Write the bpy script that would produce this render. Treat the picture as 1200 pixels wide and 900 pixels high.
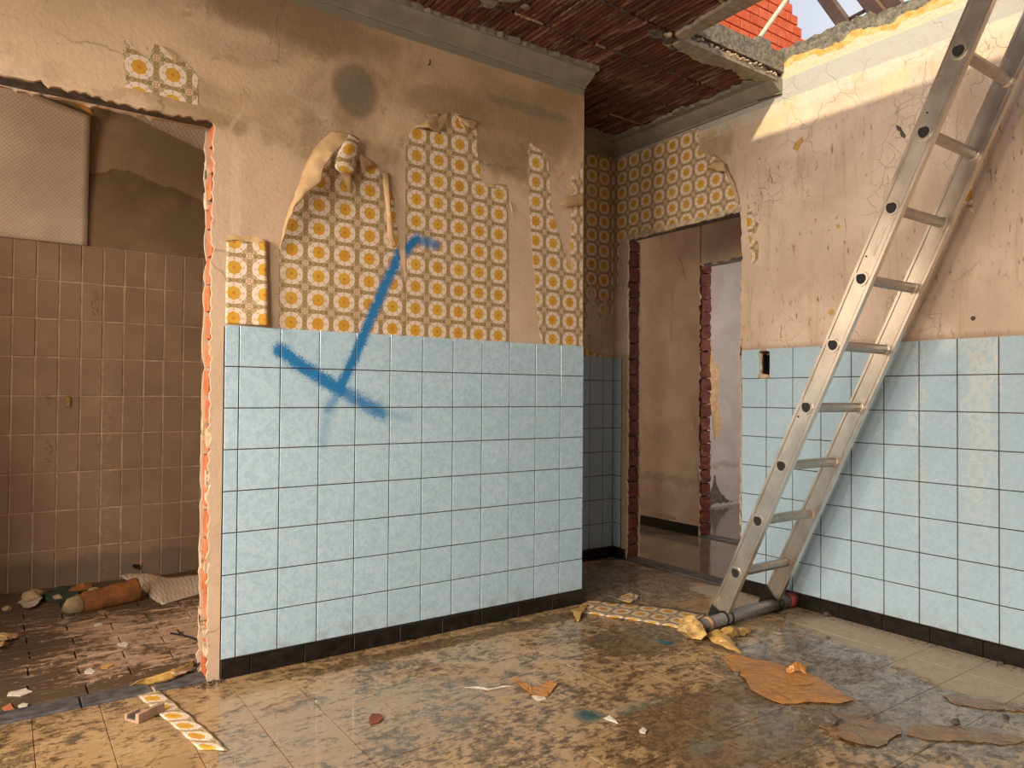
import bpy, bmesh, math, random
from mathutils import Vector, Matrix
from mathutils.geometry import tessellate_polygon
from mathutils import noise as mnoise

for _o in list(bpy.data.objects):
    bpy.data.objects.remove(_o)
COL = bpy.context.scene.collection
SC = bpy.context.scene
rnd = random.Random(7)

# ------------------------------------------------------------------ camera
CAM = Vector((-2.343427, -2.705072, 1.023373))
CR = Vector((0.81667, -0.577055, 0.007554))
CU = Vector((-0.014847, -0.007923, 0.999858))
CF = Vector((0.576913, 0.816667, 0.015038))
FPX = 842.983
cd = bpy.data.cameras.new('camera')
co = bpy.data.objects.new('camera', cd)
COL.objects.link(co)
cd.sensor_width = 36.0
cd.lens = 36.0 * FPX / 1200.0
cd.clip_start = 0.05
m = Matrix((( CR.x, CU.x, -CF.x, CAM.x), (CR.y, CU.y, -CF.y, CAM.y), (CR.z, CU.z, -CF.z, CAM.z), (0, 0, 0, 1)))
co.matrix_world = m
SC.camera = co

# ------------------------------------------------------------------ light
SC.view_settings.view_transform = 'Standard'
SC.view_settings.look = 'None'
SC.view_settings.gamma = 1.0
SC.view_settings.use_curve_mapping = False
SC.view_settings.exposure = 0.14

w = bpy.data.worlds.new('sky')
SC.world = w
w.use_nodes = True
nt = w.node_tree
for n in list(nt.nodes):
    nt.nodes.remove(n)
tc = nt.nodes.new('ShaderNodeTexCoord')
nz = nt.nodes.new('ShaderNodeTexNoise')
nz.inputs['Scale'].default_value = 2.2
nz.inputs['Detail'].default_value = 6
nt.links.new(tc.outputs['Generated'], nz.inputs['Vector'])
rp = nt.nodes.new('ShaderNodeValToRGB')
rp.color_ramp.elements[0].position = 0.38
rp.color_ramp.elements[0].color = (0.60, 0.64, 0.76, 1)
rp.color_ramp.elements[1].position = 0.62
rp.color_ramp.elements[1].color = (0.84, 0.84, 0.88, 1)
nt.links.new(nz.outputs['Fac'], rp.inputs['Fac'])
bg = nt.nodes.new('ShaderNodeBackground')
bg.inputs['Strength'].default_value = 1.0
nt.links.new(rp.outputs['Color'], bg.inputs['Color'])
wo = nt.nodes.new('ShaderNodeOutputWorld')
nt.links.new(bg.outputs[0], wo.inputs[0])


def add_light(name, kind, loc, direction, energy, color, size=None, size_y=None, angle=None, spread=None):
    l = bpy.data.lights.new(name, kind)
    l.energy = energy
    l.color = color
    if kind == 'AREA':
        l.shape = 'RECTANGLE'
        l.size = size
        l.size_y = size_y
        if spread:
            l.spread = math.radians(spread)
    if angle:
        l.angle = math.radians(angle)
    o = bpy.data.objects.new(name, l)
    COL.objects.link(o)
    o.location = loc
    o.rotation_euler = Vector(direction).to_track_quat('-Z', 'Z').to_euler()
    return o


add_light('sun', 'SUN', (-6, -4, 8), (1, 0.42, -0.52), 4.2, (1.0, 0.86, 0.62), angle=2.0)
# daylight through the left window; the lamps after it are added fill
add_light('left_window_daylight', 'AREA', (-5.2, -1.30, 2.15), (1, 0.10, -0.12), 300, (1.0, 0.87, 0.71), 1.3, 1.7)
add_light('second_left_fill_light', 'AREA', (-4.5, -3.30, 2.0), (1, 0.72, -0.15), 190, (1.0, 0.88, 0.74), 1.0, 1.5)  # added fill lamp to brighten the left wall
add_light('side_room_fill_light', 'AREA', (-3.60, 0.55, 1.95), (1, 0.5, 0.12), 18, (1.0, 0.80, 0.60), 0.7, 0.7)  # added fill inside the side room, no window modelled there
add_light('passage_fill_light', 'AREA', (1.25, 3.0, 1.4), (0.12, -1, 0), 25, (1.0, 0.84, 0.68), 0.6, 1.4)  # added lamp to brighten the passage wall, no real source
add_light('far_room_fill_light', 'AREA', (2.9, -0.35, 1.4), (0, 1, 0), 30, (1.0, 0.92, 0.86), 0.8, 1.0)  # added lamp, lifts the farthest room out of the dark

# ------------------------------------------------------------------ geometry helpers
XR = 0.8342      # face of the right wall
YA = 0.675       # face of the alcove wall
ZC = 2.60        # plaster ceiling
YB = 1.734       # tiled back wall of the side room
XH = 1.817       # far wall of the passage


def hit(px, py, axis, val):
    """point where the view ray through photo pixel (px,py) meets the real plane axis=val"""
    d = CF + CR * ((px - 600) / FPX) - CU * ((py - 450) / FPX)
    t = (val - CAM[axis]) / d[axis]
    return CAM + d * t


def W1(px, py, off=0.0):
    return hit(px, py, 1, -off)


def W2(px, py, off=0.0):
    return hit(px, py, 0, XR - off)


def FL(px, py, z=0.0):
    return hit(px, py, 2, z)


def obj(name, bm, mat, parent=None, smooth=False, weld=False):
    me = bpy.data.meshes.new(name)
    if weld:
        bmesh.ops.remove_doubles(bm, verts=bm.verts, dist=1e-5)
    bmesh.ops.recalc_face_normals(bm, faces=bm.faces)
    bm.to_mesh(me)
    bm.free()
    if smooth:
        for p in me.polygons:
            p.use_smooth = True
    me.materials.append(mat)
    o = bpy.data.objects.new(name, me)
    COL.objects.link(o)
    if parent:
        o.parent = parent
    return o


def struct(name, bm, mat, parent=None):
    o = obj(name, bm, mat, parent)
    o['kind'] = 'structure'
    return o


def tag(o, label, cat, group=None):
    o['label'] = label
    o['category'] = cat
    if group:
        o['group'] = group
    return o


def thing(name, label, cat, loc, group=None):
    o = bpy.data.objects.new(name, None)
    o.empty_display_size = 0.05
    COL.objects.link(o)
    o.location = loc
    bpy.context.view_layer.update()
    return tag(o, label, cat, group)


def part(name, bm, mat, root, smooth=False, label=None):
    """mesh given in world coordinates, parented to root without moving"""
    bmesh.ops.translate(bm, verts=bm.verts, vec=-root.location)
    o = obj(name, bm, mat, root, smooth)
    if label:
        o['label'] = label
    return o


def add_box(bm, a, b):
    v = [bm.verts.new((x, y, z)) for z in (a[2], b[2]) for y in (a[1], b[1]) for x in (a[0], b[0])]
    for f in ((0, 1, 3, 2), (4, 6, 7, 5), (0, 4, 5, 1), (2, 3, 7, 6), (0, 2, 6, 4), (1, 5, 7, 3)):
        bm.faces.new([v[i] for i in f])
    return v


def box(a, b):
    bm = bmesh.new()
    add_box(bm, a, b)
    return bm


def boxes(lst):
    bm = bmesh.new()
    for a, b in lst:
        add_box(bm, a, b)
    return bm


def add_prism(bm, pts, off):
    off = Vector(off)
    tri = tessellate_polygon([[Vector(p) for p in pts]])
    a = [bm.verts.new(p) for p in pts]
    b = [bm.verts.new(Vector(p) + off) for p in pts]
    for t in tri:
        try:
            bm.faces.new([a[i] for i in t])
            bm.faces.new([b[i] for i in reversed(t)])
        except ValueError:
            pass
    n = len(pts)
    for i in range(n):
        j = (i + 1) % n
        bm.faces.new((a[i], b[i], b[j], a[j]))
    return bm


def prism(pts, off):
    return add_prism(bmesh.new(), pts, off)


def jag(pts, amp=0.006, step=0.02, seed=1, skip=()):
    """torn outline: subdivide the edges of a 2D polygon and push them about"""
    r = random.Random(seed)
    out = []
    n = len(pts)
    for i in range(n):
        p, q = Vector(pts[i]), Vector(pts[(i + 1) % n])
        out.append(tuple(p))
        if i in skip:
            continue
        L = (q - p).length
        k = int(L / step)
        nrm = Vector((-(q - p).y, (q - p).x)).normalized()
        for j in range(1, k):
            t = j / k + r.uniform(-0.25, 0.25) / k
            s = p.lerp(q, t) + nrm * r.gauss(0, 1) * amp * 0.6
            out.append((s.x, s.y))
    return out


def chamfer_slab(c0, c1, depth, axis, sgn, ch):
    """flat piece: rectangle c0..c1 in the plane across `axis`, back at 0, front at sgn*depth, front edges chamfered"""
    bm = bmesh.new()

    def P(u, v, d):
        if axis == 1:
            return (u, d * sgn, v)
        if axis == 0:
            return (d * sgn, u, v)
        return (u, v, d * sgn)
    (u0, v0), (u1, v1) = c0, c1
    A = [bm.verts.new(P(u, v, 0)) for u, v in ((u0, v0), (u1, v0), (u1, v1), (u0, v1))]
    B = [bm.verts.new(P(u, v, depth - ch)) for u, v in ((u0, v0), (u1, v0), (u1, v1), (u0, v1))]
    Cc = [bm.verts.new(P(u, v, depth)) for u, v in ((u0 + ch, v0 + ch), (u1 - ch, v0 + ch), (u1 - ch, v1 - ch), (u0 + ch, v1 - ch))]
    bm.faces.new(Cc)
    bm.faces.new(A[::-1])
    for i in range(4):
        j = (i + 1) % 4
        bm.faces.new((A[i], A[j], B[j], B[i]))
        bm.faces.new((B[i], B[j], Cc[j], Cc[i]))
    return bm


_mesh_cache = {}


def slab_piece(name, key, c0, c1, depth, axis, sgn, ch, mat, parent, loc, rot=None):
    """a tile/brick/plank; alike pieces share mesh data"""
    k = (name, key, mat.name)
    if k not in _mesh_cache:
        bm = chamfer_slab(c0, c1, depth, axis, sgn, ch)
        bmesh.ops.recalc_face_normals(bm, faces=bm.faces)
        me = bpy.data.meshes.new(name)
        bm.to_mesh(me)
        bm.free()
        me.materials.append(mat)
        _mesh_cache[k] = me
    o = bpy.data.objects.new(name, _mesh_cache[k])
    COL.objects.link(o)
    o.parent = parent
    o.location = loc
    if rot:
        o.rotation_euler = rot
    return o


def add_tube(bm, path, rad, n=12, caps=True):
    path = [Vector(p) for p in path]
    rings = []
    for i, p in enumerate(path):
        t = (path[min(i + 1, len(path) - 1)] - path[max(i - 1, 0)]).normalized()
        a = t.orthogonal().normalized() if i == 0 else (a - t * a.dot(t)).normalized()
        b = t.cross(a)
        r = rad[i] if isinstance(rad, (list, tuple)) else rad
        rings.append([bm.verts.new(p + (a * math.cos(2 * math.pi * k / n) + b * math.sin(2 * math.pi * k / n)) * r) for k in range(n)])
    for i in range(len(rings) - 1):
        for k in range(n):
            bm.faces.new((rings[i][k], rings[i][(k + 1) % n], rings[i + 1][(k + 1) % n], rings[i + 1][k]))
    if caps:
        bm.faces.new(rings[0][::-1])
        bm.faces.new(rings[-1])
    return bm


def rock(center, size, seed, sub=2, rough=0.35, squash=(1, 1, 0.7)):
    bm = bmesh.new()
    bmesh.ops.create_icosphere(bm, subdivisions=sub, radius=1.0)
    for v in bm.verts:
        d = 1 + rough * mnoise.noise(v.co * 1.4 + Vector((seed * 7.3, seed * 3.1, 0))) + rough * 0.35 * mnoise.noise(v.co * 4 + Vector((seed, 0, seed)))
        v.co = Vector((v.co.x * squash[0], v.co.y * squash[1], v.co.z * squash[2])) * d * size
    zmin = min(v.co.z for v in bm.verts)
    bmesh.ops.translate(bm, verts=bm.verts, vec=Vector(center) - Vector((0, 0, zmin)))
    return bm


def resample(pts, n):
    pts = [Vector(p) for p in pts]
    L = [0]
    for a, b in zip(pts, pts[1:]):
        L.append(L[-1] + (b - a).length)
    out = []
    for i in range(n):
        s = L[-1] * i / (n - 1)
        k = 0
        while k < len(L) - 2 and L[k + 1] < s:
            k += 1
        t = (s - L[k]) / max(L[k + 1] - L[k], 1e-9)
        out.append(pts[k].lerp(pts[k + 1], min(max(t, 0), 1)))
    return out


def loft(A, B, bulge=(0, 0, 0), n=22, mcount=8, crumple=0.0, seed=0, uv0=(0, 0), rag=0.0):
    """sheet of paper between two edges, bulged and creased; uv in metres"""
    bm = bmesh.new()
    uvl = bm.loops.layers.uv.new('UVMap')
    A, B = resample(A, n), resample(B, n)
    bulge = Vector(bulge)
    r = random.Random(seed)
    grid = []
    for i in range(n):
        row = []
        ja, jb = r.uniform(-rag, rag), r.uniform(-rag, rag)
        for j in range(mcount):
            t = j / (mcount - 1)
            tt = t + (ja * (1 - t) + jb * t) / max((B[i] - A[i]).length, 0.01)
            p = A[i].lerp(B[i], tt) + bulge * (4 * t * (1 - t)) * math.sin(math.pi * min(1, 0.15 + i / (n - 1) * 0.85))
            if crumple:
                q = p * 30
                p = p + Vector((mnoise.noise(q + Vector((seed, 0, 0))), mnoise.noise(q + Vector((0, seed, 9))), mnoise.noise(q + Vector((5, 0, seed))))) * crumple
            row.append(bm.verts.new(p))
        grid.append(row)
    du = [0]
    for i in range(1, n):
        du.append(du[-1] + ((A[i] - A[i - 1]).length + (B[i] - B[i - 1]).length) / 2)
    for i in range(n - 1):
        for j in range(mcount - 1):
            f = bm.faces.new((grid[i][j], grid[i][j + 1], grid[i + 1][j + 1], grid[i + 1][j]))
            for lp, (a, b) in zip(f.loops, ((i, j), (i, j + 1), (i + 1, j + 1), (i + 1, j))):
                wd = (B[a] - A[a]).length
                lp[uvl].uv = (uv0[0] + b / (mcount - 1) * wd, uv0[1] + du[a])
    return bm


def thicken(o, t=0.0012):
    md = o.modifiers.new('thickness', 'SOLIDIFY')
    md.thickness = t
    md.offset = 0
    return o


# ------------------------------------------------------------------ materials
class NT:
    def __init__(s, name):
        s.m = bpy.data.materials.new(name)
        s.m.use_nodes = True
        s.t = s.m.node_tree
        for n in list(s.t.nodes):
            s.t.nodes.remove(n)
        s._pos = None

    def node(s, typ, **kw):
        n = s.t.nodes.new(typ)
        for k, v in kw.items():
            setattr(n, k, v)
        return n

    def put(s, sock, v):
        if isinstance(v, bpy.types.NodeSocket):
            s.t.links.new(v, sock)
        elif isinstance(v, (tuple, list)) and len(v) == 3 and sock.type == 'RGBA':
            sock.default_value = (*v, 1)
        else:
            sock.default_value = v

    def pos(s):
        if not s._pos:
            s._pos = s.node('ShaderNodeNewGeometry').outputs['Position']
        return s._pos

    def uv(s):
        return s.node('ShaderNodeUVMap').outputs[0]

    def obj_rand(s):
        return s.node('ShaderNodeObjectInfo').outputs['Random']

    def sep(s, v):
        n = s.node('ShaderNodeSeparateXYZ')
        s.put(n.inputs[0], v)
        return n.outputs[0], n.outputs[1], n.outputs[2]

    def comb(s, x, y, z=0.0):
        n = s.node('ShaderNodeCombineXYZ')
        s.put(n.inputs[0], x)
        s.put(n.inputs[1], y)
        s.put(n.inputs[2], z)
        return n.outputs[0]

    def M(s, op, a, b=None, c=None):
        n = s.node('ShaderNodeMath', operation=op)
        s.put(n.inputs[0], a)
        if b is not None:
            s.put(n.inputs[1], b)
        if c is not None:
            s.put(n.inputs[2], c)
        return n.outputs[0]

    def add(s, a, b): return s.M('ADD', a, b)
    def sub(s, a, b): return s.M('SUBTRACT', a, b)
    def mul(s, a, b): return s.M('MULTIPLY', a, b)
    def mx(s, a, b): return s.M('MAXIMUM', a, b)
    def mn(s, a, b): return s.M('MINIMUM', a, b)

    def V(s, op, a, b=None):
        n = s.node('ShaderNodeVectorMath', operation=op)
        s.put(n.inputs[0], a)
        if b is not None:
            s.put(n.inputs[1], b)
        return n.outputs['Value'] if op in ('LENGTH', 'DOT_PRODUCT', 'DISTANCE') else n.outputs[0]

    def smooth(s, x, lo, hi, a=0.0, b=1.0):
        n = s.node('ShaderNodeMapRange', interpolation_type='SMOOTHSTEP')
        if lo > hi:
            lo, hi, a, b = hi, lo, b, a
        s.put(n.inputs[0], x)
        for i, v in zip((1, 2, 3, 4), (lo, hi, a, b)):
            n.inputs[i].default_value = v
        return n.outputs[0]

    def noise(s, scale=5, detail=4, rough=0.55, vec=None, dist=0.0, col=False):
        n = s.node('ShaderNodeTexNoise')
        s.put(n.inputs['Vector'], vec if vec is not None else s.pos())
        n.inputs['Scale'].default_value = scale
        n.inputs['Detail'].default_value = detail
        n.inputs['Roughness'].default_value = rough
        n.inputs['Distortion'].default_value = dist
        return n.outputs['Color'] if col else n.outputs['Fac']

    def scaled(s, v3, vec=None):
        return s.V('MULTIPLY', vec if vec is not None else s.pos(), v3)

    def cracks(s, scale, width, vec=None):
        d = s.V('ADD', vec if vec is not None else s.pos(), s.V('MULTIPLY', s.noise(6, 3, 0.6, vec, col=True), (0.12, 0.12, 0.12)))
        n = s.node('ShaderNodeTexVoronoi', feature='DISTANCE_TO_EDGE')
        s.put(n.inputs['Vector'], d)
        n.inputs['Scale'].default_value = scale
        return s.smooth(n.outputs['Distance'], width, 0.0)

    def mix(s, f, a, b, blend='MIX'):
        n = s.node('ShaderNodeMix', data_type='RGBA', blend_type=blend)
        s.put(n.inputs[0], f)
        s.put(n.inputs[6], a)
        s.put(n.inputs[7], b)
        return n.outputs[2]

    def blob(s, c, r, soft=0.5, amp=0.6, nscale=9.0):
        """soft-edged patch at a place of its own in the world; r is a radius triple"""
        d = s.V('LENGTH', s.V('DIVIDE', s.V('SUBTRACT', s.pos(), c), r))
        d = s.add(d, s.mul(s.sub(s.noise(nscale, 5, 0.6), 0.5), amp * 2))
        return s.smooth(d, 1.0, 1.0 - soft)

    def bump(s, h, dist=0.01, strength=1.0):
        n = s.node('ShaderNodeBump')
        n.inputs['Distance'].default_value = dist
        n.inputs['Strength'].default_value = strength
        s.put(n.inputs['Height'], h)
        return n.outputs[0]

    def done(s, color, rough=0.8, normal=None, metallic=0.0, spec=0.5, coat=None):
        b = s.node('ShaderNodeBsdfPrincipled')
        s.put(b.inputs['Base Color'], color)
        s.put(b.inputs['Roughness'], rough)
        s.put(b.inputs['Metallic'], metallic)
        s.put(b.inputs['Specular IOR Level'], spec)
        if coat is not None:
            s.put(b.inputs['Coat Weight'], coat)
            b.inputs['Coat Roughness'].default_value = 0.04
        if normal is not None:
            s.put(b.inputs['Normal'], normal)
        o = s.node('ShaderNodeOutputMaterial')
        s.t.links.new(b.outputs[0], o.inputs[0])
        return s.m


def simple(name, c, rough=0.7, nscale=20, var=0.25, bump=0.002, metallic=0.0, spec=0.4):
    t = NT(name)
    f = t.noise(nscale, 5, 0.6)
    dark = tuple(x * (1 - var) for x in c)
    lite = tuple(min(1, x * (1 + var)) for x in c)
    col = t.mix(t.smooth(f, 0.3, 0.7), dark, lite)
    return t.done(col, rough, t.bump(f, bump), metallic, spec)


def spray(t, col):
    """blue spray-paint strokes on the left wall, flat print placed in the wall's own coordinates"""
    x, y, z = t.sep(t.pos())
    near = t.M('LESS_THAN', t.M('ABSOLUTE', y), 0.05)
    p = t.comb(x, z)
    fine = t.sub(t.noise(170, 2, 0.7), 0.5)
    mid = t.sub(t.noise(38, 3, 0.6), 0.5)
    segs = [((-1.500, 1.185), (-1.411, 1.124), 0.042, 0.9), ((-1.411, 1.124), (-1.256, 1.034), 0.040, 1.0),
            ((-1.256, 1.034), (-1.08, 0.945), 0.046, 0.65),
            ((-0.835, 1.665), (-0.930, 1.676), 0.036, 0.6), ((-0.930, 1.676), (-1.010, 1.600), 0.036, 0.85),
            ((-1.010, 1.600), (-1.115, 1.375), 0.034, 0.9), ((-1.115, 1.375), (-1.204, 1.164), 0.033, 1.0),
            ((-1.204, 1.164), (-1.263, 1.044), 0.034, 0.95), ((-1.263, 1.044), (-1.308, 0.96), 0.032, 0.45),
            ((-1.308, 0.96), (-1.332, 0.83), 0.034, 0.22), ((-1.08, 0.945), (-0.97, 0.925), 0.035, 0.2)]
    m = None
    for a, b, wd, k in segs:
        ab = Vector((b[0] - a[0], b[1] - a[1], 0))
        pa = t.V('SUBTRACT', p, (a[0], a[1], 0))
        h = t.mn(t.mx(t.mul(t.V('DOT_PRODUCT', pa, tuple(ab)), 1 / ab.length_squared), 0.0), 1.0)
        hv = t.V('MULTIPLY', t.comb(h, h, 0.0), tuple(ab))
        d = t.V('LENGTH', t.V('SUBTRACT', pa, hv))
        d = t.add(d, t.add(t.mul(fine, wd * 1.5), t.mul(mid, wd * 0.7)))
        s_ = t.mul(t.smooth(d, wd, wd * 0.15), k)
        m = s_ if m is None else t.mx(m, s_)
    m = t.mul(t.mn(t.mul(m, 1.35), 0.97), near)
    return t.mix(m, col, (0.002, 0.17, 0.44)), m


def mat_plaster_left():
    t = NT('stained_tan_plaster')
    x, y, z = t.sep(t.pos())
    n1 = t.noise(1.7, 7, 0.62, dist=0.6)
    n2 = t.noise(6, 6, 0.65)
    base = t.mix(t.smooth(n1, 0.38, 0.62), (0.36, 0.245, 0.145), (0.60, 0.43, 0.28))
    base = t.mix(t.mul(t.smooth(n2, 0.52, 0.62), 0.30), base, (0.50, 0.37, 0.25))
    # pale skim coat low on the wall, with a wavering upper edge
    edge = t.sub(z, t.add(1.98, t.mul(t.sub(t.noise(2.6, 5, 0.6), 0.5), 0.9)))
    pale = t.smooth(edge, 0.05, -0.05)
    sk = t.mul(t.smooth(t.noise(3.4, 8, 0.7, dist=0.8), 0.545, 0.56), t.smooth(t.noise(1.9, 3), 0.42, 0.55))
    base = t.mix(t.mul(sk, 0.30), base, (0.70, 0.55, 0.41))
    sd = t.mul(t.smooth(t.noise(5.1, 8, 0.72, dist=0.5), 0.57, 0.60), 0.35)
    base = t.mix(sd, base, (0.27, 0.18, 0.10))
    strip = t.mul(t.smooth(t.M('ABSOLUTE', t.add(x, 1.665)), 0.022, 0.016), t.mul(t.smooth(z, 1.95, 1.90), 0.5))
    base = t.mix(strip, base, (0.74, 0.60, 0.46))
    base = t.mix(t.mul(pale, 0.65), base, (0.66, 0.49, 0.36))
    lit_patch = t.blob((-2.15, 0, 2.2), (0.45, 1, 0.22), 0.6, 0.25, 4)  # light painted into the plaster above the left doorway
    base = t.mix(t.mul(lit_patch, 0.6), base, (0.68, 0.50, 0.33))
    brown = t.blob((-1.45, 0, 2.45), (0.5, 1, 0.14), 0.5, 0.5, 5)
    base = t.mix(t.mul(brown, 0.75), base, (0.22, 0.15, 0.085))
    b2 = t.blob((-0.75, 0, 2.28), (0.30, 1, 0.10), 0.5, 0.6, 6)
    base = t.mix(t.mul(b2, 0.6), base, (0.24, 0.165, 0.09))
    shade_tr = t.mul(t.smooth(t.add(t.sub(z, 2.12), t.mul(t.sub(t.noise(3.2, 6, 0.65), 0.5), 0.7)), 0.0, 0.22), t.smooth(x, -1.6, -0.9))  # painted shade: plaster darkened towards the upper right
    base = t.mix(t.mul(shade_tr, 0.40), base, (0.30, 0.20, 0.115))
    b4 = t.blob((-0.5, 0, 2.12), (0.34, 1, 0.10), 0.5, 0.6, 8)
    base = t.mix(t.mul(b4, 0.5), base, (0.26, 0.18, 0.10))
    grey = t.blob((-1.21, 0, 2.24), (0.115, 1, 0.13), 0.35, 0.18, 9)
    base = t.mix(t.mul(grey, 0.75), base, (0.155, 0.125, 0.09))
    g2 = t.blob((-0.33, 0, 2.37), (0.34, 1, 0.035), 0.5, 0.7, 12)
    base = t.mix(t.mul(g2, 0.6), base, (0.19, 0.16, 0.12))
    g3 = t.blob((-0.52, 0, 1.90), (0.03, 1, 0.09), 0.5, 0.5, 30)
    base = t.mix(t.mul(g3, 0.7), base, (0.16, 0.16, 0.17))
    ck = t.mul(t.cracks(1.3, 0.008), t.smooth(t.noise(2.1, 2), 0.5, 0.6))
    base = t.mix(t.mul(ck, 0.4), base, (0.16, 0.10, 0.06))
    sp = t.smooth(t.noise(70, 2, 0.5), 0.70, 0.76)
    base = t.mix(t.mul(sp, 0.5), base, (0.10, 0.065, 0.035))
    band = t.smooth(z, 2.512, 2.517)
    band = t.mul(band, t.smooth(y, 0.2, 0.1))
    base = t.mix(band, base, (0.24, 0.215, 0.165))
    h = t.add(n2, t.mul(t.noise(60, 3), 0.3))
    return t.done(base, 0.85, t.bump(h, 0.006), spec=0.2)


def mat_plaster_right():
    t = NT('cracked_cream_plaster')
    x, y, z = t.sep(t.pos())
    n1 = t.noise(2.3, 6, 0.6, dist=0.4)
    base = t.mix(t.smooth(n1, 0.35, 0.65), (0.56, 0.42, 0.32), (0.71, 0.56, 0.44))
    # runs of grime that hang down the wall
    run = t.noise(1.0, 5, 0.65, vec=t.scaled((20, 20, 2.2)))
    base = t.mix(t.mul(t.smooth(run, 0.52, 0.72), 0.5), base, (0.40, 0.28, 0.16))
    pit = t.smooth(t.noise(1.0, 3, 0.6, vec=t.scaled((60, 60, 19))), 0.60, 0.70)
    base = t.mix(t.mul(pit, t.mul(t.smooth(t.noise(4, 3), 0.40, 0.62), 0.9)), base, (0.17, 0.12, 0.075))
    ck = t.mx(t.mul(t.cracks(5.0, 0.012), t.smooth(t.noise(3.1, 2), 0.46, 0.6)), t.mul(t.cracks(12, 0.02), t.smooth(t.noise(2.2, 2), 0.52, 0.62)))
    base = t.mix(t.mul(ck, 0.38), base, (0.22, 0.15, 0.10))
    top = t.smooth(z, 2.28, 2.42)
    ochre = t.mul(top, t.smooth(t.noise(5, 5, 0.65), 0.46, 0.62))
    base = t.mix(t.mul(ochre, 0.6), base, (0.66, 0.50, 0.27))
    stain = t.blob((XR, -0.12, 2.40), (1, 0.22, 0.16), 0.7, 0.5, 10)
    base = t.mix(t.mul(stain, 0.6), base, (0.27, 0.19, 0.10))
    zz = t.add(z, t.mul(t.sub(t.noise(9, 3), 0.5), 0.012))
    band = t.mul(t.smooth(zz, 2.512, 2.518), t.smooth(zz, 2.634, 2.630))
    hl = t.mul(t.smooth(zz, 2.44, 2.47), t.smooth(t.noise(22, 4), 0.40, 0.52))
    base = t.mix(t.mul(hl, 0.6), base, (0.58, 0.55, 0.48))
    base = t.mix(band, base, (0.44, 0.41, 0.37))
    base = t.mix(t.mul(t.smooth(z, 1.30, 1.269), 0.5), base, (0.30, 0.20, 0.12))
    h = t.add(t.noise(14, 5, 0.6), t.mul(ck, -0.25))
    h = t.add(h, t.mul(t.noise(1.0, 4, 0.6, vec=t.scaled((40, 40, 22))), 0.6))
    return t.done(base, 0.85, t.bump(h, 0.007), spec=0.2)


def wallpaper_nodes(t, U, Vv):
    """yellow flowers in white octagons on a beige lattice; U, Vv in metres"""
    PX, PZ = 0.1053, 0.0923
    du = t.mul(t.sub(t.M('FRACT', t.M('DIVIDE', U, PX)), 0.5), PX)
    dv = t.mul(t.sub(t.M('FRACT', t.M('DIVIDE', Vv, PZ)), 0.5), PZ)
    au, av = t.M('ABSOLUTE', du), t.M('ABSOLUTE', dv)
    r = t.V('LENGTH', t.comb(du, dv))
    ang = t.M('ARCTAN2', dv, du)
    av2 = t.mul(av, 1.10)
    octo = t.mx(t.mx(au, av2), t.mul(t.add(au, av2), 0.712))
    cu, cv = t.sub(PX / 2, au), t.sub(PZ / 2, av)

    def dot(a, b, rad):
        return t.smooth(t.V('LENGTH', t.comb(t.sub(cu, a), t.sub(cv, b))), rad, rad - 0.0016)

    def ring(a, b, rad):
        d = t.V('LENGTH', t.comb(t.sub(cu, a), t.sub(cv, b)))
        return t.smooth(t.M('ABSOLUTE', t.sub(d, rad)), 0.0024, 0.0008)
    col = (0.60, 0.46, 0.32)
    beige, olive = (0.38, 0.25, 0.11), (0.17, 0.13, 0.04)
    base = t.mix(0.0, col, col)
    for a, b, rad in ((0.020, 0.0, 0.0088), (0.0, 0.019, 0.0088), (0.0526, 0.0, 0.0100), (0.0, 0.0461, 0.0100), (0.038, 0.004, 0.0080), (0.004, 0.034, 0.0080)):
        base = t.mix(dot(a, b, rad), base, beige)
    for a, b, rad in ((0.0145, 0.0145, 0.0075), (0.035, 0.0025, 0.0072), (0.0025, 0.031, 0.0072), (0.020, 0.0, 0.0042)):
        base = t.mix(t.mul(ring(a, b, rad), 0.75), base, olive)
    base = t.mix(dot(0.0145, 0.0145, 0.0040), base, beige)
    for a, b in ((0.0042, 0.0042),):
        base = t.mix(dot(a, b, 0.0038), base, (0.50, 0.20, 0.05))
    white = t.smooth(t.add(octo, t.mul(t.M('COSINE', t.mul(ang, 16.0)), 0.0012)), 0.0434, 0.0420)
    scal = t.add(0.0275, t.mul(t.M('COSINE', t.mul(ang, 8.0)), 0.0018))
    col2 = t.mix(white, base, (0.74, 0.60, 0.49))
    dots8 = t.mul(t.smooth(t.M('ABSOLUTE', t.sub(r, 0.0325)), 0.0028, 0.0012), t.smooth(t.M('COSINE', t.mul(ang, 8.0)), 0.35, 0.75))
    col2 = t.mix(t.mul(dots8, 0.85), col2, (0.45, 0.27, 0.14))
    flower = t.smooth(t.sub(r, t.sub(scal, 0.003)), 0.001, -0.001)
    ycol = t.mix(t.smooth(t.noise(9, 3), 0.35, 0.65), (0.58, 0.29, 0.03), (0.62, 0.38, 0.045))
    ycol = t.mix(t.smooth(r, 0.0085, 0.004), ycol, (0.55, 0.20, 0.02))
    ycol = t.mix(t.mul(t.smooth(t.M('COSINE', t.mul(ang, 8.0)), -0.6, -1.0), t.mul(t.smooth(r, 0.009, 0.02), 0.5)), ycol, (0.45, 0.22, 0.03))
    col2 = t.mix(flower, col2, ycol)
    return col2


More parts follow.
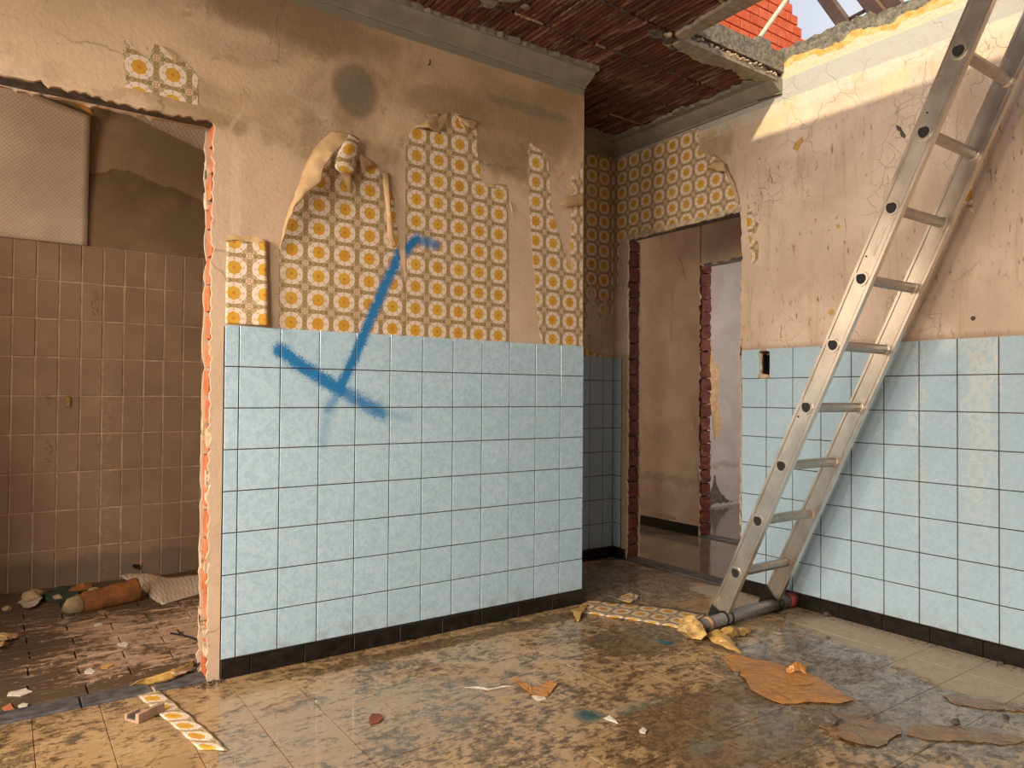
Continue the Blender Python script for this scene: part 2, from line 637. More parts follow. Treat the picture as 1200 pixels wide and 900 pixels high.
def mat_wallpaper(name, mode, wet=False, dull=0.0):
    t = NT(name)
    x, y, z = t.sep(t.pos())
    if mode == 'x':
        U, Vv = t.add(x, 1.459 + 0.1053 * 20.5), t.add(z, -1.292 + 0.0923 * 20.5)
    elif mode == 'y':
        U, Vv = t.add(y, -0.462 + 0.1035 * 20.5), t.add(z, -1.292 + 0.0923 * 20.5)
    else:
        U, Vv, _ = t.sep(t.uv())
    col = wallpaper_nodes(t, U, Vv)
    col = t.mix(t.mul(t.smooth(t.noise(7, 5, 0.65), 0.50, 0.75), 0.35 + dull), col, (0.33, 0.22, 0.11))
    if mode == 'x':
        col, m_ = spray(t, col)
    if mode == 'uv':
        g = t.node('ShaderNodeNewGeometry')
        col = t.mix(g.outputs['Backfacing'], col, (0.56, 0.38, 0.20))
    return t.done(col, 0.25 if wet else 0.6, t.bump(t.noise(16, 4), 0.003), spec=0.4)


def mat_paper_back(name='tan_paper_back', c=(0.56, 0.37, 0.19), rough=0.6):
    t = NT(name)
    col = t.mix(t.smooth(t.noise(18, 5, 0.6), 0.3, 0.7), tuple(v * 0.8 for v in c), tuple(v * 1.12 for v in c))
    cr = t.noise(9, 4, 0.55, dist=2.5)
    col = t.mix(t.mul(t.smooth(t.M('ABSOLUTE', t.sub(cr, 0.5)), 0.03, 0.0), 0.3), col, tuple(v * 0.55 for v in c))
    return t.done(col, rough, t.bump(cr, 0.012 if rough < 0.3 else 0.003), spec=0.45)


def mat_tile(name, left):
    t = NT(name)
    x, y, z = t.sep(t.pos())
    oi = t.obj_rand()
    off = t.V('ADD', t.pos(), t.V('MULTIPLY', t.comb(oi, oi, oi), (9.0, 5.0, 7.0)))
    n = t.noise(42 if left else 55, 5, 0.6, vec=off, dist=1.0)
    if left:
        a, b, c = (0.40, 0.565, 0.69), (0.50, 0.66, 0.775), (0.27, 0.46, 0.63)
        col = t.mix(t.smooth(n, 0.36, 0.62), a, b)
        vein = t.smooth(t.M('ABSOLUTE', t.sub(t.noise(24, 4, 0.6, vec=off, dist=2.2), 0.5)), 0.018, 0.002)
        col = t.mix(t.mul(vein, 0.45), col, c)
    else:
        a, b = (0.385, 0.525, 0.63), (0.44, 0.575, 0.68)
        col = t.mix(t.smooth(n, 0.36, 0.62), a, b)
    col = t.mix(t.mul(oi, 0.14), col, (0.30, 0.48, 0.57))
    rough = t.add(0.14, t.mul(t.smooth(t.noise(8, 4), 0.4, 0.7), 0.12))
    if left:
        col, m_ = spray(t, col)
        rough = t.add(rough, t.mul(m_, 0.3))
    else:
        # dried plaster slurry that ran down the glaze
        wx = t.mul(t.sub(t.noise(7, 4), 0.5), 0.12)
        yy = t.add(y, wx)
        grain = t.smooth(t.noise(42, 5, 0.7), 0.40, 0.56)
        s1 = t.mul(t.mul(t.smooth(t.M('ABSOLUTE', t.sub(yy, -1.435)), 0.055, 0.02), t.smooth(z, 0.85, 1.15)), grain)
        s2 = t.mul(t.mul(t.smooth(t.M('ABSOLUTE', t.sub(yy, -1.435)), 0.07, 0.03), t.smooth(z, 0.35, 0.75)), t.mul(grain, 0.45))
        s3 = t.mul(t.mul(t.smooth(t.M('ABSOLUTE', t.sub(yy, -1.20)), 0.035, 0.01), t.smooth(z, 0.25, 0.9)), t.mul(grain, 0.45))
        s4 = t.mul(t.mul(t.smooth(t.M('ABSOLUTE', t.sub(yy, -1.50)), 0.016, 0.006), t.smooth(z, 1.0, 1.15)), grain)
        sm = t.mx(t.mx(s1, s2), t.mx(s3, s4))
        col = t.mix(t.mul(sm, 0.8), col, (0.56, 0.58, 0.55))
        rough = t.add(rough, t.mul(sm, 0.4))
    dirt = t.mul(t.smooth(z, 0.16, 0.06), t.smooth(t.noise(14, 4), 0.45, 0.7))
    col = t.mix(t.mul(dirt, 0.4), col, (0.30, 0.26, 0.20))
    return t.done(col, rough, t.bump(t.noise(7, 3), 0.002), spec=0.5)


def mat_brown_tile():
    t = NT('brown_glazed_tile')
    x, y, z = t.sep(t.pos())
    oi = t.obj_rand()
    col = t.mix(t.smooth(t.noise(5, 4), 0.3, 0.7), (0.27, 0.175, 0.115), (0.34, 0.225, 0.15))
    col = t.mix(t.mul(oi, 0.35), col, (0.22, 0.14, 0.09))
    lime = t.mul(t.smooth(t.M('ABSOLUTE', t.sub(x, -1.895)), 0.05, 0.02), t.mul(t.smooth(z, 1.25, 1.15), t.smooth(t.noise(30, 5, 0.7), 0.45, 0.6)))
    col = t.mix(t.mul(lime, 0.4), col, (0.42, 0.31, 0.21))
    low = t.smooth(t.add(z, t.mul(t.sub(t.noise(12, 4), 0.5), 0.12)), 0.17, 0.12)
    col = t.mix(t.mul(low, 0.5), col, (0.13, 0.085, 0.05))
    # a few tiles carry a faint printed spray of flowers
    d1 = t.smooth(t.V('LENGTH', t.V('MULTIPLY', t.V('SUBTRACT', t.pos(), (-1.95, YB, 1.50)), (40, 0, 11))), 1.0, 0.6)
    d2 = t.smooth(t.V('LENGTH', t.V('MULTIPLY', t.V('SUBTRACT', t.pos(), (-2.15, YB, 0.70)), (40, 0, 11))), 1.0, 0.6)
    fl = t.mul(t.mx(d1, d2), t.smooth(t.noise(75, 3, 0.6), 0.5, 0.56))
    col = t.mix(t.mul(fl, 0.6), col, (0.17, 0.075, 0.03))
    return t.done(col, t.add(0.35, t.mul(low, 0.4)), t.bump(t.noise(9, 3), 0.002), spec=0.4)


def mat_floor(name, room):
    t = NT(name)
    x, y, z = t.sep(t.pos())
    flat = t.comb(x, y, 0.0)
    oi = t.obj_rand()
    big = t.noise(2.1, 8, 0.66, vec=flat, dist=0.7)
    med = t.noise(7.5, 8, 0.7, vec=flat, dist=0.5)
    fin = t.noise(60, 4, 0.7, vec=flat)
    if room == 'kitchen':
        scr = t.noise(1.0, 6, 0.75, vec=t.V('MULTIPLY', flat, (22, 60, 1)), dist=0.6)
        base = t.mix(fin, (0.32, 0.20, 0.095), (0.52, 0.345, 0.18))
        base = t.mix(t.mul(oi, 0.15), base, (0.38, 0.26, 0.15))
        # pale dry tiles along the right wall
        dry = t.mx(t.mx(t.blob((0.72, -1.20, 0), (0.26, 0.55, 1), 0.35, 0.3, 5), t.blob((0.72, -0.35, 0), (0.13, 0.34, 1), 0.3, 0.25, 6)), t.blob((0.62, -1.55, 0), (0.26, 0.40, 1), 0.3, 0.3, 5))
        base = t.mix(t.mul(dry, 0.85), base, (0.47, 0.38, 0.275))
        gr = t.noise(19, 6, 0.75, vec=flat, dist=0.4)
        dirt = t.add(t.add(t.mul(big, 0.14), t.mul(med, 0.20)), t.add(t.mul(scr, 0.24), t.add(t.mul(fin, 0.10), t.mul(gr, 0.32))))
        more = t.mx(t.mx(t.blob((0.15, -1.15, 0), (0.60, 0.36, 1), 0.8, 0.4, 4), t.blob((0.4, 0.2, 0), (0.6, 0.5, 1), 0.7, 0.4, 4)),
                    t.mx(t.blob((-0.55, -1.35, 0), (0.42, 0.22, 1), 0.7, 0.5, 5), t.blob((-0.55, -0.12, 0), (1.1, 0.06, 1), 0.8, 0.5, 6)))
        more = t.mx(more, t.blob((-0.15, -0.55, 0), (0.40, 0.20, 1), 0.8, 0.5, 6))
        more = t.mx(more, t.mx(t.blob((-0.50, -1.25, 0), (0.42, 0.33, 1), 0.7, 0.35, 4), t.blob((0.10, -1.45, 0), (0.5, 0.4, 1), 0.7, 0.35, 4)))
        lite = t.blob((-1.75, -0.45, 0), (0.75, 0.45, 1), 0.6, 0.3, 3)
        sg = t.sub(t.noise(34, 5, 0.75, vec=flat, dist=0.3), 0.5)
        dm = t.smooth(t.add(t.mul(sg, 0.16), t.sub(t.add(dirt, t.mul(more, 0.15)), t.mul(lite, 0.035))), 0.470, 0.535)
        dm = t.mul(dm, t.sub(1.0, t.mul(dry, 0.93)))
        grit = t.smooth(t.add(t.mul(scr, 0.55), t.mul(med, 0.45)), 0.51, 0.565)
        dm = t.mx(t.mul(dm, 0.90), t.mul(grit, t.mul(t.sub(1.0, t.mul(dry, 0.8)), 0.75)))
        right = t.smooth(x, -0.25, 0.15)
        speck = t.smooth(t.add(t.mul(gr, 0.35), t.add(t.mul(scr, 0.25), t.mul(t.noise(48, 5, 0.75, vec=flat), 0.4))), 0.475, 0.535)
        dcol = t.mix(right, (0.040, 0.021, 0.008), (0.045, 0.034, 0.022))
        dcol = t.mix(t.mul(speck, 0.85), t.mix(right, (0.17, 0.105, 0.05), (0.25, 0.20, 0.145)), dcol)
        base = t.mix(dm, base, dcol)
        # blue-green paint spilled on the floor
        b1 = t.blob((-0.80, -0.96, 0), (0.075, 0.07, 1), 0.7, 0.35, 14)
        base = t.mix(t.mul(b1, 0.85), base, (0.012, 0.075, 0.085))
        b2 = t.mx(t.blob((-0.62, -1.0, 0), (0.20, 0.05, 1), 0.8, 0.5, 12), t.blob((-0.66, -1.30, 0), (0.10, 0.05, 1), 0.8, 0.5, 12))
        base = t.mix(t.mul(b2, 0.35), base, (0.14, 0.20, 0.17))
        wl = t.blob((-1.42, -0.62, 0), (0.7, 0.42, 1), 0.5, 0.4, 3)
        wr = t.blob((0.05, -1.35, 0), (0.75, 0.65, 1), 0.4, 0.4, 4)
        wr = t.mul(wr, 0.45)
        wet = t.mx(t.mx(wl, wr), t.smooth(t.noise(2.6, 5, 0.6, vec=flat), 0.40, 0.50))
        wet = t.mul(wet, t.sub(1.0, t.mul(dry, 0.95)))
        base = t.mix(t.mul(wl, 0.30), base, (0.16, 0.10, 0.05))
    else:
        base = t.mix(fin, (0.12, 0.088, 0.062), (0.19, 0.14, 0.10))
        dm = t.smooth(t.add(t.mul(big, 0.5), t.mul(med, 0.5)), 0.48, 0.62)
        base = t.mix(t.mul(dm, 0.7), base, (0.055, 0.038, 0.024))
        wet = 1.0
    h = t.add(t.mul(fin, 0.4), med)
    b = t.node('ShaderNodeBump')
    b.inputs['Distance'].default_value = 0.004
    t.put(b.inputs['Strength'], t.sub(1.0, t.mul(t.mx(wl, t.mul(wet, 0.8)), 0.95)) if room == 'kitchen' else 0.12)
    t.put(b.inputs['Height'], h)
    if room == 'kitchen':
        grainy = t.smooth(t.add(t.mul(gr, 0.5), t.mul(scr, 0.5)), 0.47, 0.56)
        rough = t.sub(0.62, t.mul(wet, 0.565))
        rough = t.add(rough, t.mul(grainy, t.mul(t.sub(1.0, t.mul(wl, 0.9)), 0.32)))
    else:
        rough = 0.12
    return t.done(base, rough, b.outputs[0], spec=0.5, coat=t.mx(t.mul(wet, 0.35), wl) if room == 'kitchen' else 0.3)


def mat_plank_floor():
    t = NT('pinkish_brown_brick_floor')
    x, y, z = t.sep(t.pos())
    oi = t.obj_rand()
    flat = t.comb(x, y, 0.0)
    fin = t.noise(55, 4, 0.7, vec=flat)
    med = t.noise(7, 7, 0.7, vec=flat, dist=0.6)
    base = t.mix(fin, (0.42, 0.265, 0.17), (0.56, 0.38, 0.26))
    base = t.mix(t.mul(oi, 0.3), base, (0.30, 0.18, 0.11))
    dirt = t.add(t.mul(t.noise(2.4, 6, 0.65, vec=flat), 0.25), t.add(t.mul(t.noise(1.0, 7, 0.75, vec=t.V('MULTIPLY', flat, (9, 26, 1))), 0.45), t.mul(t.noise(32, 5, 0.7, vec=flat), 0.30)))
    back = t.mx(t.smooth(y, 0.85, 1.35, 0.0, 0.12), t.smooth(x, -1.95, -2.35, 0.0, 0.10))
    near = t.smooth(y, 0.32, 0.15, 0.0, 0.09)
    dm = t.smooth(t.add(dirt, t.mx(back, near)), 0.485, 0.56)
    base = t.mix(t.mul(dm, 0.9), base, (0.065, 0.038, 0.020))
    return t.done(base, 0.6, t.bump(t.add(med, t.mul(fin, 0.5)), 0.006), spec=0.35)


def mat_terracotta(name, a, b, rough=0.8):
    t = NT(name)
    oi = t.obj_rand()
    n = t.noise(11, 6, 0.65)
    col = t.mix(t.smooth(n, 0.35, 0.65), a, b)
    col = t.mix(t.mul(oi, 0.3), col, tuple(v * 0.6 for v in a))
    pl = t.smooth(t.noise(1.0, 6, 0.7, vec=t.scaled((11, 5, 9))), 0.60, 0.68)
    col = t.mix(t.mul(pl, 0.6), col, (0.30, 0.20, 0.12))
    return t.done(col, rough, t.bump(t.noise(40, 4), 0.003), spec=0.2)


def mat_clay_ceiling():
    t = NT('ribbed_red_clay')
    oi = t.obj_rand()
    n = t.noise(1.0, 6, 0.65, vec=t.scaled((26, 4.5, 1)))
    col = t.mix(t.smooth(n, 0.38, 0.64), (0.085, 0.030, 0.018), (0.18, 0.070, 0.045))
    col = t.mix(t.mul(oi, 0.35), col, (0.12, 0.055, 0.034))
    lime = t.smooth(t.noise(1.0, 6, 0.7, vec=t.scaled((34, 4, 1))), 0.52, 0.62)
    col = t.mix(t.mul(lime, 0.65), col, (0.34, 0.225, 0.165))
    blot = t.smooth(t.noise(7, 5, 0.65), 0.60, 0.68)
    col = t.mix(t.mul(blot, 0.4), col, (0.33, 0.20, 0.11))
    return t.done(col, 0.8, t.bump(t.noise(45, 3), 0.003), spec=0.2)


def mat_concrete(name='rough_grey_concrete', a=(0.16, 0.135, 0.105), b=(0.33, 0.28, 0.21)):
    t = NT(name)
    n = t.noise(45, 6, 0.7)
    col = t.mix(t.smooth(n, 0.36, 0.64), a, b)
    return t.done(col, 0.9, t.bump(n, 0.012), spec=0.2)


def mat_top_edge():
    """broken crown of the right wall: pale render below, yellow foam line, grey concrete above"""
    t = NT('broken_wall_crown')
    x, y, z = t.sep(t.pos())
    zz = t.add(z, t.mul(t.sub(t.noise(7, 4, 0.6), 0.5), 0.11))
    n = t.noise(40, 6, 0.7)
    conc = t.mix(t.smooth(n, 0.36, 0.64), (0.12, 0.105, 0.085), (0.30, 0.26, 0.20))
    foam = t.mix(t.smooth(t.noise(30, 4), 0.4, 0.6), (0.60, 0.37, 0.10), (0.70, 0.50, 0.22))
    pale = (0.70, 0.57, 0.40)
    col = t.mix(t.smooth(zz, 2.665, 2.670), pale, foam)
    col = t.mix(t.smooth(zz, 2.700, 2.704), col, conc)
    return t.done(col, 0.9, t.bump(t.add(n, t.noise(16, 4)), 0.012), spec=0.2)


def mat_metal(name, c, rough=0.35, metallic=0.9):
    t = NT(name)
    n = t.noise(1.0, 4, 0.6, vec=t.scaled((60, 12, 8)))
    col = t.mix(t.smooth(n, 0.3, 0.7), tuple(v * 0.8 for v in c), c)
    sp = t.smooth(t.noise(48, 4, 0.7), 0.66, 0.72)
    col = t.mix(t.mul(sp, 0.6), col, (0.28, 0.24, 0.20))
    return t.done(col, t.add(rough, t.mul(n, 0.12)), t.bump(n, 0.0008), metallic, 0.5)


def mat_embossed():
    t = NT('embossed_white_vinyl_paper')
    x, y, z = t.sep(t.pos())
    a = t.M('ABSOLUTE', t.sub(t.M('FRACT', t.mul(t.add(x, z), 46.0)), 0.5))
    b = t.M('ABSOLUTE', t.sub(t.M('FRACT', t.mul(t.sub(x, z), 46.0)), 0.5))
    g = t.mx(t.smooth(a, 0.07, 0.02), t.smooth(b, 0.07, 0.02))
    col = t.mix(t.smooth(t.noise(3, 4), 0.35, 0.65), (0.58, 0.45, 0.35), (0.70, 0.56, 0.44))
    col = t.mix(t.mul(g, 0.35), col, (0.30, 0.21, 0.15))
    return t.done(col, 0.7, t.bump(t.sub(1.0, g), 0.003), spec=0.3)


def mat_side_wall():
    t = NT('damp_brown_plaster')
    x, y, z = t.sep(t.pos())
    n = t.noise(5, 5, 0.6)
    lo = t.mix(t.smooth(n, 0.35, 0.65), (0.20, 0.13, 0.075), (0.25, 0.165, 0.10))
    up = t.mix(t.smooth(n, 0.35, 0.65), (0.33, 0.235, 0.145), (0.40, 0.29, 0.19))
    e = t.add(t.sub(z, t.sub(2.24, t.mul(t.M('ABSOLUTE', t.add(x, 1.80)), 0.22))), t.mul(t.sub(t.noise(6, 5, 0.6), 0.5), 0.12))
    col = t.mix(t.smooth(e, -0.005, 0.008), lo, up)
    return t.done(col, 0.85, t.bump(t.add(n, t.smooth(e, -0.01, 0.01)), 0.006), spec=0.2)


def mat_hall(name, a, b, damp=True):
    t = NT(name)
    x, y, z = t.sep(t.pos())
    n = t.noise(2.6, 6, 0.6, dist=0.5)
    col = t.mix(t.smooth(n, 0.35, 0.65), a, b)
    if damp:
        e = t.add(z, t.mul(t.sub(t.noise(8, 5, 0.65), 0.5), 0.2))
        line = t.mul(t.smooth(e, 0.34, 0.38), t.smooth(e, 0.44, 0.40))
        col = t.mix(t.mul(line, 0.35), col, (0.22, 0.15, 0.09))
    ck = t.mul(t.smooth(t.noise(1.0, 5, 0.7, vec=t.scaled((3, 9, 1.6))), 0.60, 0.68), 0.5)
    col = t.mix(ck, col, tuple(v * 0.6 for v in a))
    return t.done(col, 0.8, t.bump(t.noise(12, 5), 0.004), spec=0.2)


MT = {}
MT['plL'] = mat_plaster_left()
MT['plR'] = mat_plaster_right()
MT['wpx'] = mat_wallpaper('flower_wallpaper_left', 'x')
MT['wpy'] = mat_wallpaper('flower_wallpaper_right', 'y')
MT['wpu'] = mat_wallpaper('flower_wallpaper_loose', 'uv')
MT['wpw'] = mat_wallpaper('flower_wallpaper_wet', 'uv', wet=True, dull=0.35)
MT['back'] = mat_paper_back()
MT['back_gold'] = mat_paper_back('yellowed_paper', (0.55, 0.33, 0.10), 0.4)
MT['wad'] = simple('soaked_gold_and_white_paper', (0.56, 0.36, 0.13), 0.4, 34, 0.45, 0.01)
MT['brownpaper'] = mat_paper_back('wet_orange_brown_paper', (0.48, 0.21, 0.05), 0.2)
MT['dullpaper'] = mat_paper_back('soaked_dull_brown_paper', (0.27, 0.155, 0.075), 0.22)
MT['tileL'] = mat_tile('pale_blue_marbled_tile', True)
MT['tileR'] = mat_tile('pale_blue_flecked_tile', False)
MT['grout'] = simple('dark_brown_grout', (0.060, 0.032, 0.022), 0.9)
MT['groutlight'] = simple('tan_joint_mortar', (0.46, 0.32, 0.22), 0.9)
MT['black'] = simple('black_glazed_skirting', (0.012, 0.010, 0.009), 0.28, 30, 0.5, 0.002)
MT['brown'] = mat_brown_tile()
MT['floor'] = mat_floor('dirty_wet_terrazzo', 'kitchen')
MT['hallfloor'] = mat_floor('wet_dark_floor', 'hall')
MT['plank'] = mat_plank_floor()
MT['joint'] = simple('black_floor_dirt', (0.045, 0.028, 0.016), 0.7)
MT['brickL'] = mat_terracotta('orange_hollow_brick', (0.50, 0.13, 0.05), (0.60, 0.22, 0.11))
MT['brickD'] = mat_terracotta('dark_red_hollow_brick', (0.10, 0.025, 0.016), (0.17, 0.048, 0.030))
MT['brickOut'] = mat_terracotta('bright_red_outer_brick', (0.62, 0.10, 0.035), (0.72, 0.17, 0.07))
MT['mortar'] = simple('crumbling_cream_mortar', (0.52, 0.40, 0.27), 0.9, 30, 0.35, 0.01)
MT['mortarD'] = simple('dusty_brown_mortar', (0.19, 0.14, 0.10), 0.9, 30, 0.35, 0.01)
MT['lintel'] = simple('bare_grey_lintel', (0.13, 0.105, 0.08), 0.9, 25, 0.4, 0.01)
MT['clay'] = mat_clay_ceiling()
MT['conc'] = mat_concrete()
MT['crown'] = mat_top_edge()
MT['coving'] = simple('grey_painted_coving', (0.24, 0.215, 0.165), 0.7, 12, 0.15, 0.002)
MT['ceilplaster'] = simple('grey_beige_ceiling_plaster', (0.30, 0.245, 0.18), 0.85, 25, 0.25, 0.006)
MT['alu'] = mat_metal('scuffed_aluminium', (0.74, 0.67, 0.59), 0.25, 0.95)
MT['alud'] = mat_metal('dull_aluminium_rung', (0.48, 0.43, 0.38), 0.38, 0.95)
MT['tube'] = mat_metal('grey_steel_tube', (0.36, 0.34, 0.33), 0.4, 0.6)
MT['blackrub'] = simple('black_rubber', (0.012, 0.011, 0.010), 0.5)
MT['redcap'] = simple('dark_red_rubber', (0.22, 0.035, 0.035), 0.55)
MT['slate'] = simple('grey_slate_threshold', (0.085, 0.082, 0.088), 0.55, 30, 0.45, 0.003)
MT['emb'] = mat_embossed()
MT['side'] = mat_side_wall()
MT['hall'] = mat_hall('stained_cream_passage_plaster', (0.40, 0.285, 0.20), (0.50, 0.37, 0.27))
MT['far'] = mat_hall('grey_lilac_room_plaster', (0.40, 0.34, 0.31), (0.48, 0.42, 0.385))
MT['stone'] = simple('dusty_rubble', (0.36, 0.26, 0.15), 0.85, 18, 0.3, 0.008)
MT['darkstone'] = simple('dark_rubble', (0.09, 0.07, 0.055), 0.8, 25, 0.4, 0.008)
MT['rust'] = simple('rusty_orange_lagging', (0.28, 0.105, 0.03), 0.8, 14, 0.35, 0.01)
MT['timber'] = simple('dark_brown_painted_timber', (0.06, 0.030, 0.022), 0.6, 12, 0.3, 0.002)
MT['timberlight'] = simple('paler_timber', (0.20, 0.12, 0.08), 0.6, 12, 0.3, 0.002)
MT['pole'] = simple('cream_plastic_pipe', (0.66, 0.56, 0.42), 0.5, 8, 0.1, 0.001)
MT['brass'] = simple('aged_brass', (0.42, 0.25, 0.07), 0.4, 30, 0.2, 0.001, 0.6)
MT['voidm'] = simple('black_box_plastic', (0.015, 0.013, 0.012), 0.7)
MT['white'] = simple('white_plaster_crumb', (0.66, 0.60, 0.52), 0.8, 40, 0.2, 0.004)
MT['shell'] = simple('rendered_outer_wall', (0.42, 0.33, 0.25), 0.9, 6, 0.2, 0.004)
MT['clayfrag'] = simple('pinkish_clay_fragment', (0.40, 0.26, 0.18), 0.75, 25, 0.2, 0.003)

# ------------------------------------------------------------------ setting: floors
fl = struct('floor', box((-4.4, -4.0, -0.12), (XR + 0.1, 0.0, -0.012)), MT['joint'])
add = None
floor_alcove = obj('subfloor', box((0.0, 0.0, -0.12), (XR + 0.005, YA + 0.02, -0.012)), MT['joint'], fl)
xs = []
xv = -4.38
x_lines = [-2.840, -2.647, -2.452, -2.257, -2.073, -1.877, -1.681, -1.488, -1.296, -1.103, -0.970, -0.775, -0.580, -0.386, -0.19, 0.0, 0.200, 0.400, 0.600, XR]
y_lines = [YA, 0.47, 0.27, 0.07 - 0.06, -0.205, -0.410, -0.625, -0.845, -1.068, -1.275, -1.478, -1.68, -1.885, -2.09, -2.30]
for i in range(len(x_lines) - 1):
    for j in range(len(y_lines) - 1):
        x0, x1, y1, y0 = x_lines[i], x_lines[i + 1], y_lines[j], y_lines[j + 1]
        if y1 > 0.05 and x0 < -0.01:
            continue
        if x0 < -2.3 and y1 < -0.5:
            continue
        if x0 < -1.6 and y1 < -0.9:
            continue
        g = 0.0009
        dz = rnd.uniform(-0.0006, 0.0006)
        slab_piece('floor_tile', (i, j), (x0 + g, y0 + g), (x1 - g, y1 - g), 0.012, 2, 1, 0.0008, MT['floor'], fl, (0, 0, -0.012 + dz))
rest = obj('floor_tile_field', boxes([((-4.4, -4.0, -0.012), (-2.843, 0.0, 0.0)), ((-2.843, -4.0, -0.012), (XR, -2.303, 0.0)),
            ((-2.843, -2.303, -0.012), (-1.683, -0.85, 0.0)) if False else ((-2.84, -2.30, -0.012), (-2.26, -0.63, 0.0)),
            ((-2.256, -2.30, -0.012), (-1.49, -1.07, 0.0))]), MT['floor'], fl)
rest['kind'] = 'stuff'

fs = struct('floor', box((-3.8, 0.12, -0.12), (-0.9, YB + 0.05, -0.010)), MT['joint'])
ROW = 0.0985
for r_ in range(17):
    y0 = 0.125 + r_ * ROW
    y1 = min(y0 + ROW, YB)
    offx = (r_ % 2) * 0.155 + rnd.uniform(-0.01, 0.01)
    for c_ in range(-1, 6):
        x0 = -2.72 + offx + c_ * 0.31
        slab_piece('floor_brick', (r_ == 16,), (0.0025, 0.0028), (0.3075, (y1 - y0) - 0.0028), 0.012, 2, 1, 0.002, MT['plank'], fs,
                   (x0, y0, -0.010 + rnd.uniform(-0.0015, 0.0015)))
ff = obj('floor_brick_field', boxes([((-3.8, 0.125, -0.01), (-3.04, YB, 0.0)), ((-0.84, 0.125, -0.01), (-0.9 + 0.05, YB, 0.0))]), MT['plank'], fs)
ff['kind'] = 'stuff'
fh = struct('floor', box((XR + 0.11, -1.5, -0.12), (5.0, 3.2, 0.0)), MT['hallfloor'])

# thresholds of grey stone
th = struct('trim_1', box((-4.0, 0.0, -0.05), (-1.735, 0.125, -0.004)), MT['joint'])
for k, (a, b) in enumerate(((-2.62, -2.125), (-2.120, -1.915), (-1.905, -1.74))):
    slab_piece('threshold_stone', ('t', k), (a, 0.006), (b, 0.100), 0.012, 2, 1, 0.003, MT['slate'], th, (0, 0, -0.004))
th2 = struct('trim_2', box((XR - 0.01, -0.31, -0.05), (XR + 0.115, 0.56, 0.002)), MT['joint'])
slab_piece('threshold_stone', ('u', 1), (XR - 0.005, -0.30), (XR + 0.112, 0.55), 0.010, 2, 1, 0.003, MT['slate'], th2, (0, 0, 0.001))

# ------------------------------------------------------------------ left wall (blue tiles, doorway to the side room)
XJ = -1.743
DZ = 1.995
core = boxes([((XJ + 0.03, 0.018, 0), (-0.012, 0.12, 2.62)), ((-0.012, 0.018, 0), (-0.002, YA + 0.1, 2.62)), ((-4.4, 0.018, DZ + 0.02), (XJ + 0.03, 0.12, 2.62)),
              ((-4.4, 0.018, 0), (-3.0, 0.12, DZ + 0.02))])
wl = struct('wall_left', core, MT['mortar'])
# plaster coat, torn round the doorway
pl = [(0.0, 1.262), (0.0, 2.62), (-4.4, 2.62), (-4.4, DZ), (-2.37, DZ + 0.005), (-1.90, DZ - 0.01), (-1.745, DZ - 0.005), (XJ, 1.9), (XJ - 0.002, 1.0), (XJ + 0.002, 0.0), (-1.700, 0.0), (-1.700, 1.262)]
jp = jag([(p[0], p[1]) for p in pl], 0.006, 0.018, 3, skip=(0, 1, 2, 3, 9, 10, 11))
obj('plaster_coat', prism([(x, 0.003, z) for x, z in jp], (0, 0.017, 0)), MT['plL'], wl)
obj('end_face', box((-0.003, 0.003, 0.0), (0.0, YA, 2.62)), MT['plL'], wl)
# back-side plaster edge seen past the bricks, and the lintel soffit
bk = jag([(XJ - 0.004, 0.0), (XJ + 0.03, 0.0), (XJ + 0.03, DZ), (XJ - 0.002, DZ)], 0.006, 0.03, 5, skip=(0, 1, 2))
obj('plaster_coat', prism([(x, 0.118, z) for x, z in bk], (0, 0.012, 0)), MT['plL'], wl)
obj('lintel', box((-3.0, 0.022, DZ + 0.008), (XJ + 0.01, 0.116, DZ + 0.04)), MT['lintel'], wl)
sof = jag([(-3.0, DZ + 0.03), (-3.0, DZ - 0.012), (-2.3, DZ + 0.004), (-1.75, DZ + 0.006), (-1.75, DZ + 0.03)], 0.006, 0.02, 15, skip=(0, 3, 4))
obj('plaster_coat', prism([(x, 0.112, z) for x, z in sof], (0, 0.02, 0)), MT['plL'], wl)
# bricks of the jamb
zb = 0.0
k = 0
while zb < DZ - 0.03:
    hgt = 0.098
    d = rnd.uniform(-0.006, 0.004)
    bm = bmesh.new()
    a = jag([(0.024, zb + 0.005), (0.112, zb + 0.005), (0.112, min(zb + hgt - 0.006, DZ)), (0.024, min(zb + hgt - 0.006, DZ))], 0.004, 0.025, 30 + k)
    add_prism(bm, [(XJ + d + 0.004, 0.012 + y * 0.82, z) for y, z in a], (0.05, 0, 0))
    obj('brick', bm, MT['brickL'], wl)
    zb += 0.101
    k += 1
# mortar smears over the jamb
for k in range(16):
    z0 = rnd.uniform(0.05, 1.9)
    hh = rnd.uniform(0.02, 0.07)
    y0 = rnd.choice((0.02, 0.085))
    a = jag([(y0, z0), (y0 + rnd.uniform(0.015, 0.04), z0 + 0.01), (y0 + rnd.uniform(0.02, 0.045), z0 + hh), (y0, z0 + hh)], 0.005, 0.012, 60 + k)
    obj('mortar_smear', prism([(XJ - 0.006, y, z) for y, z in a], (0.02, 0, 0)), MT['mortar'], wl)

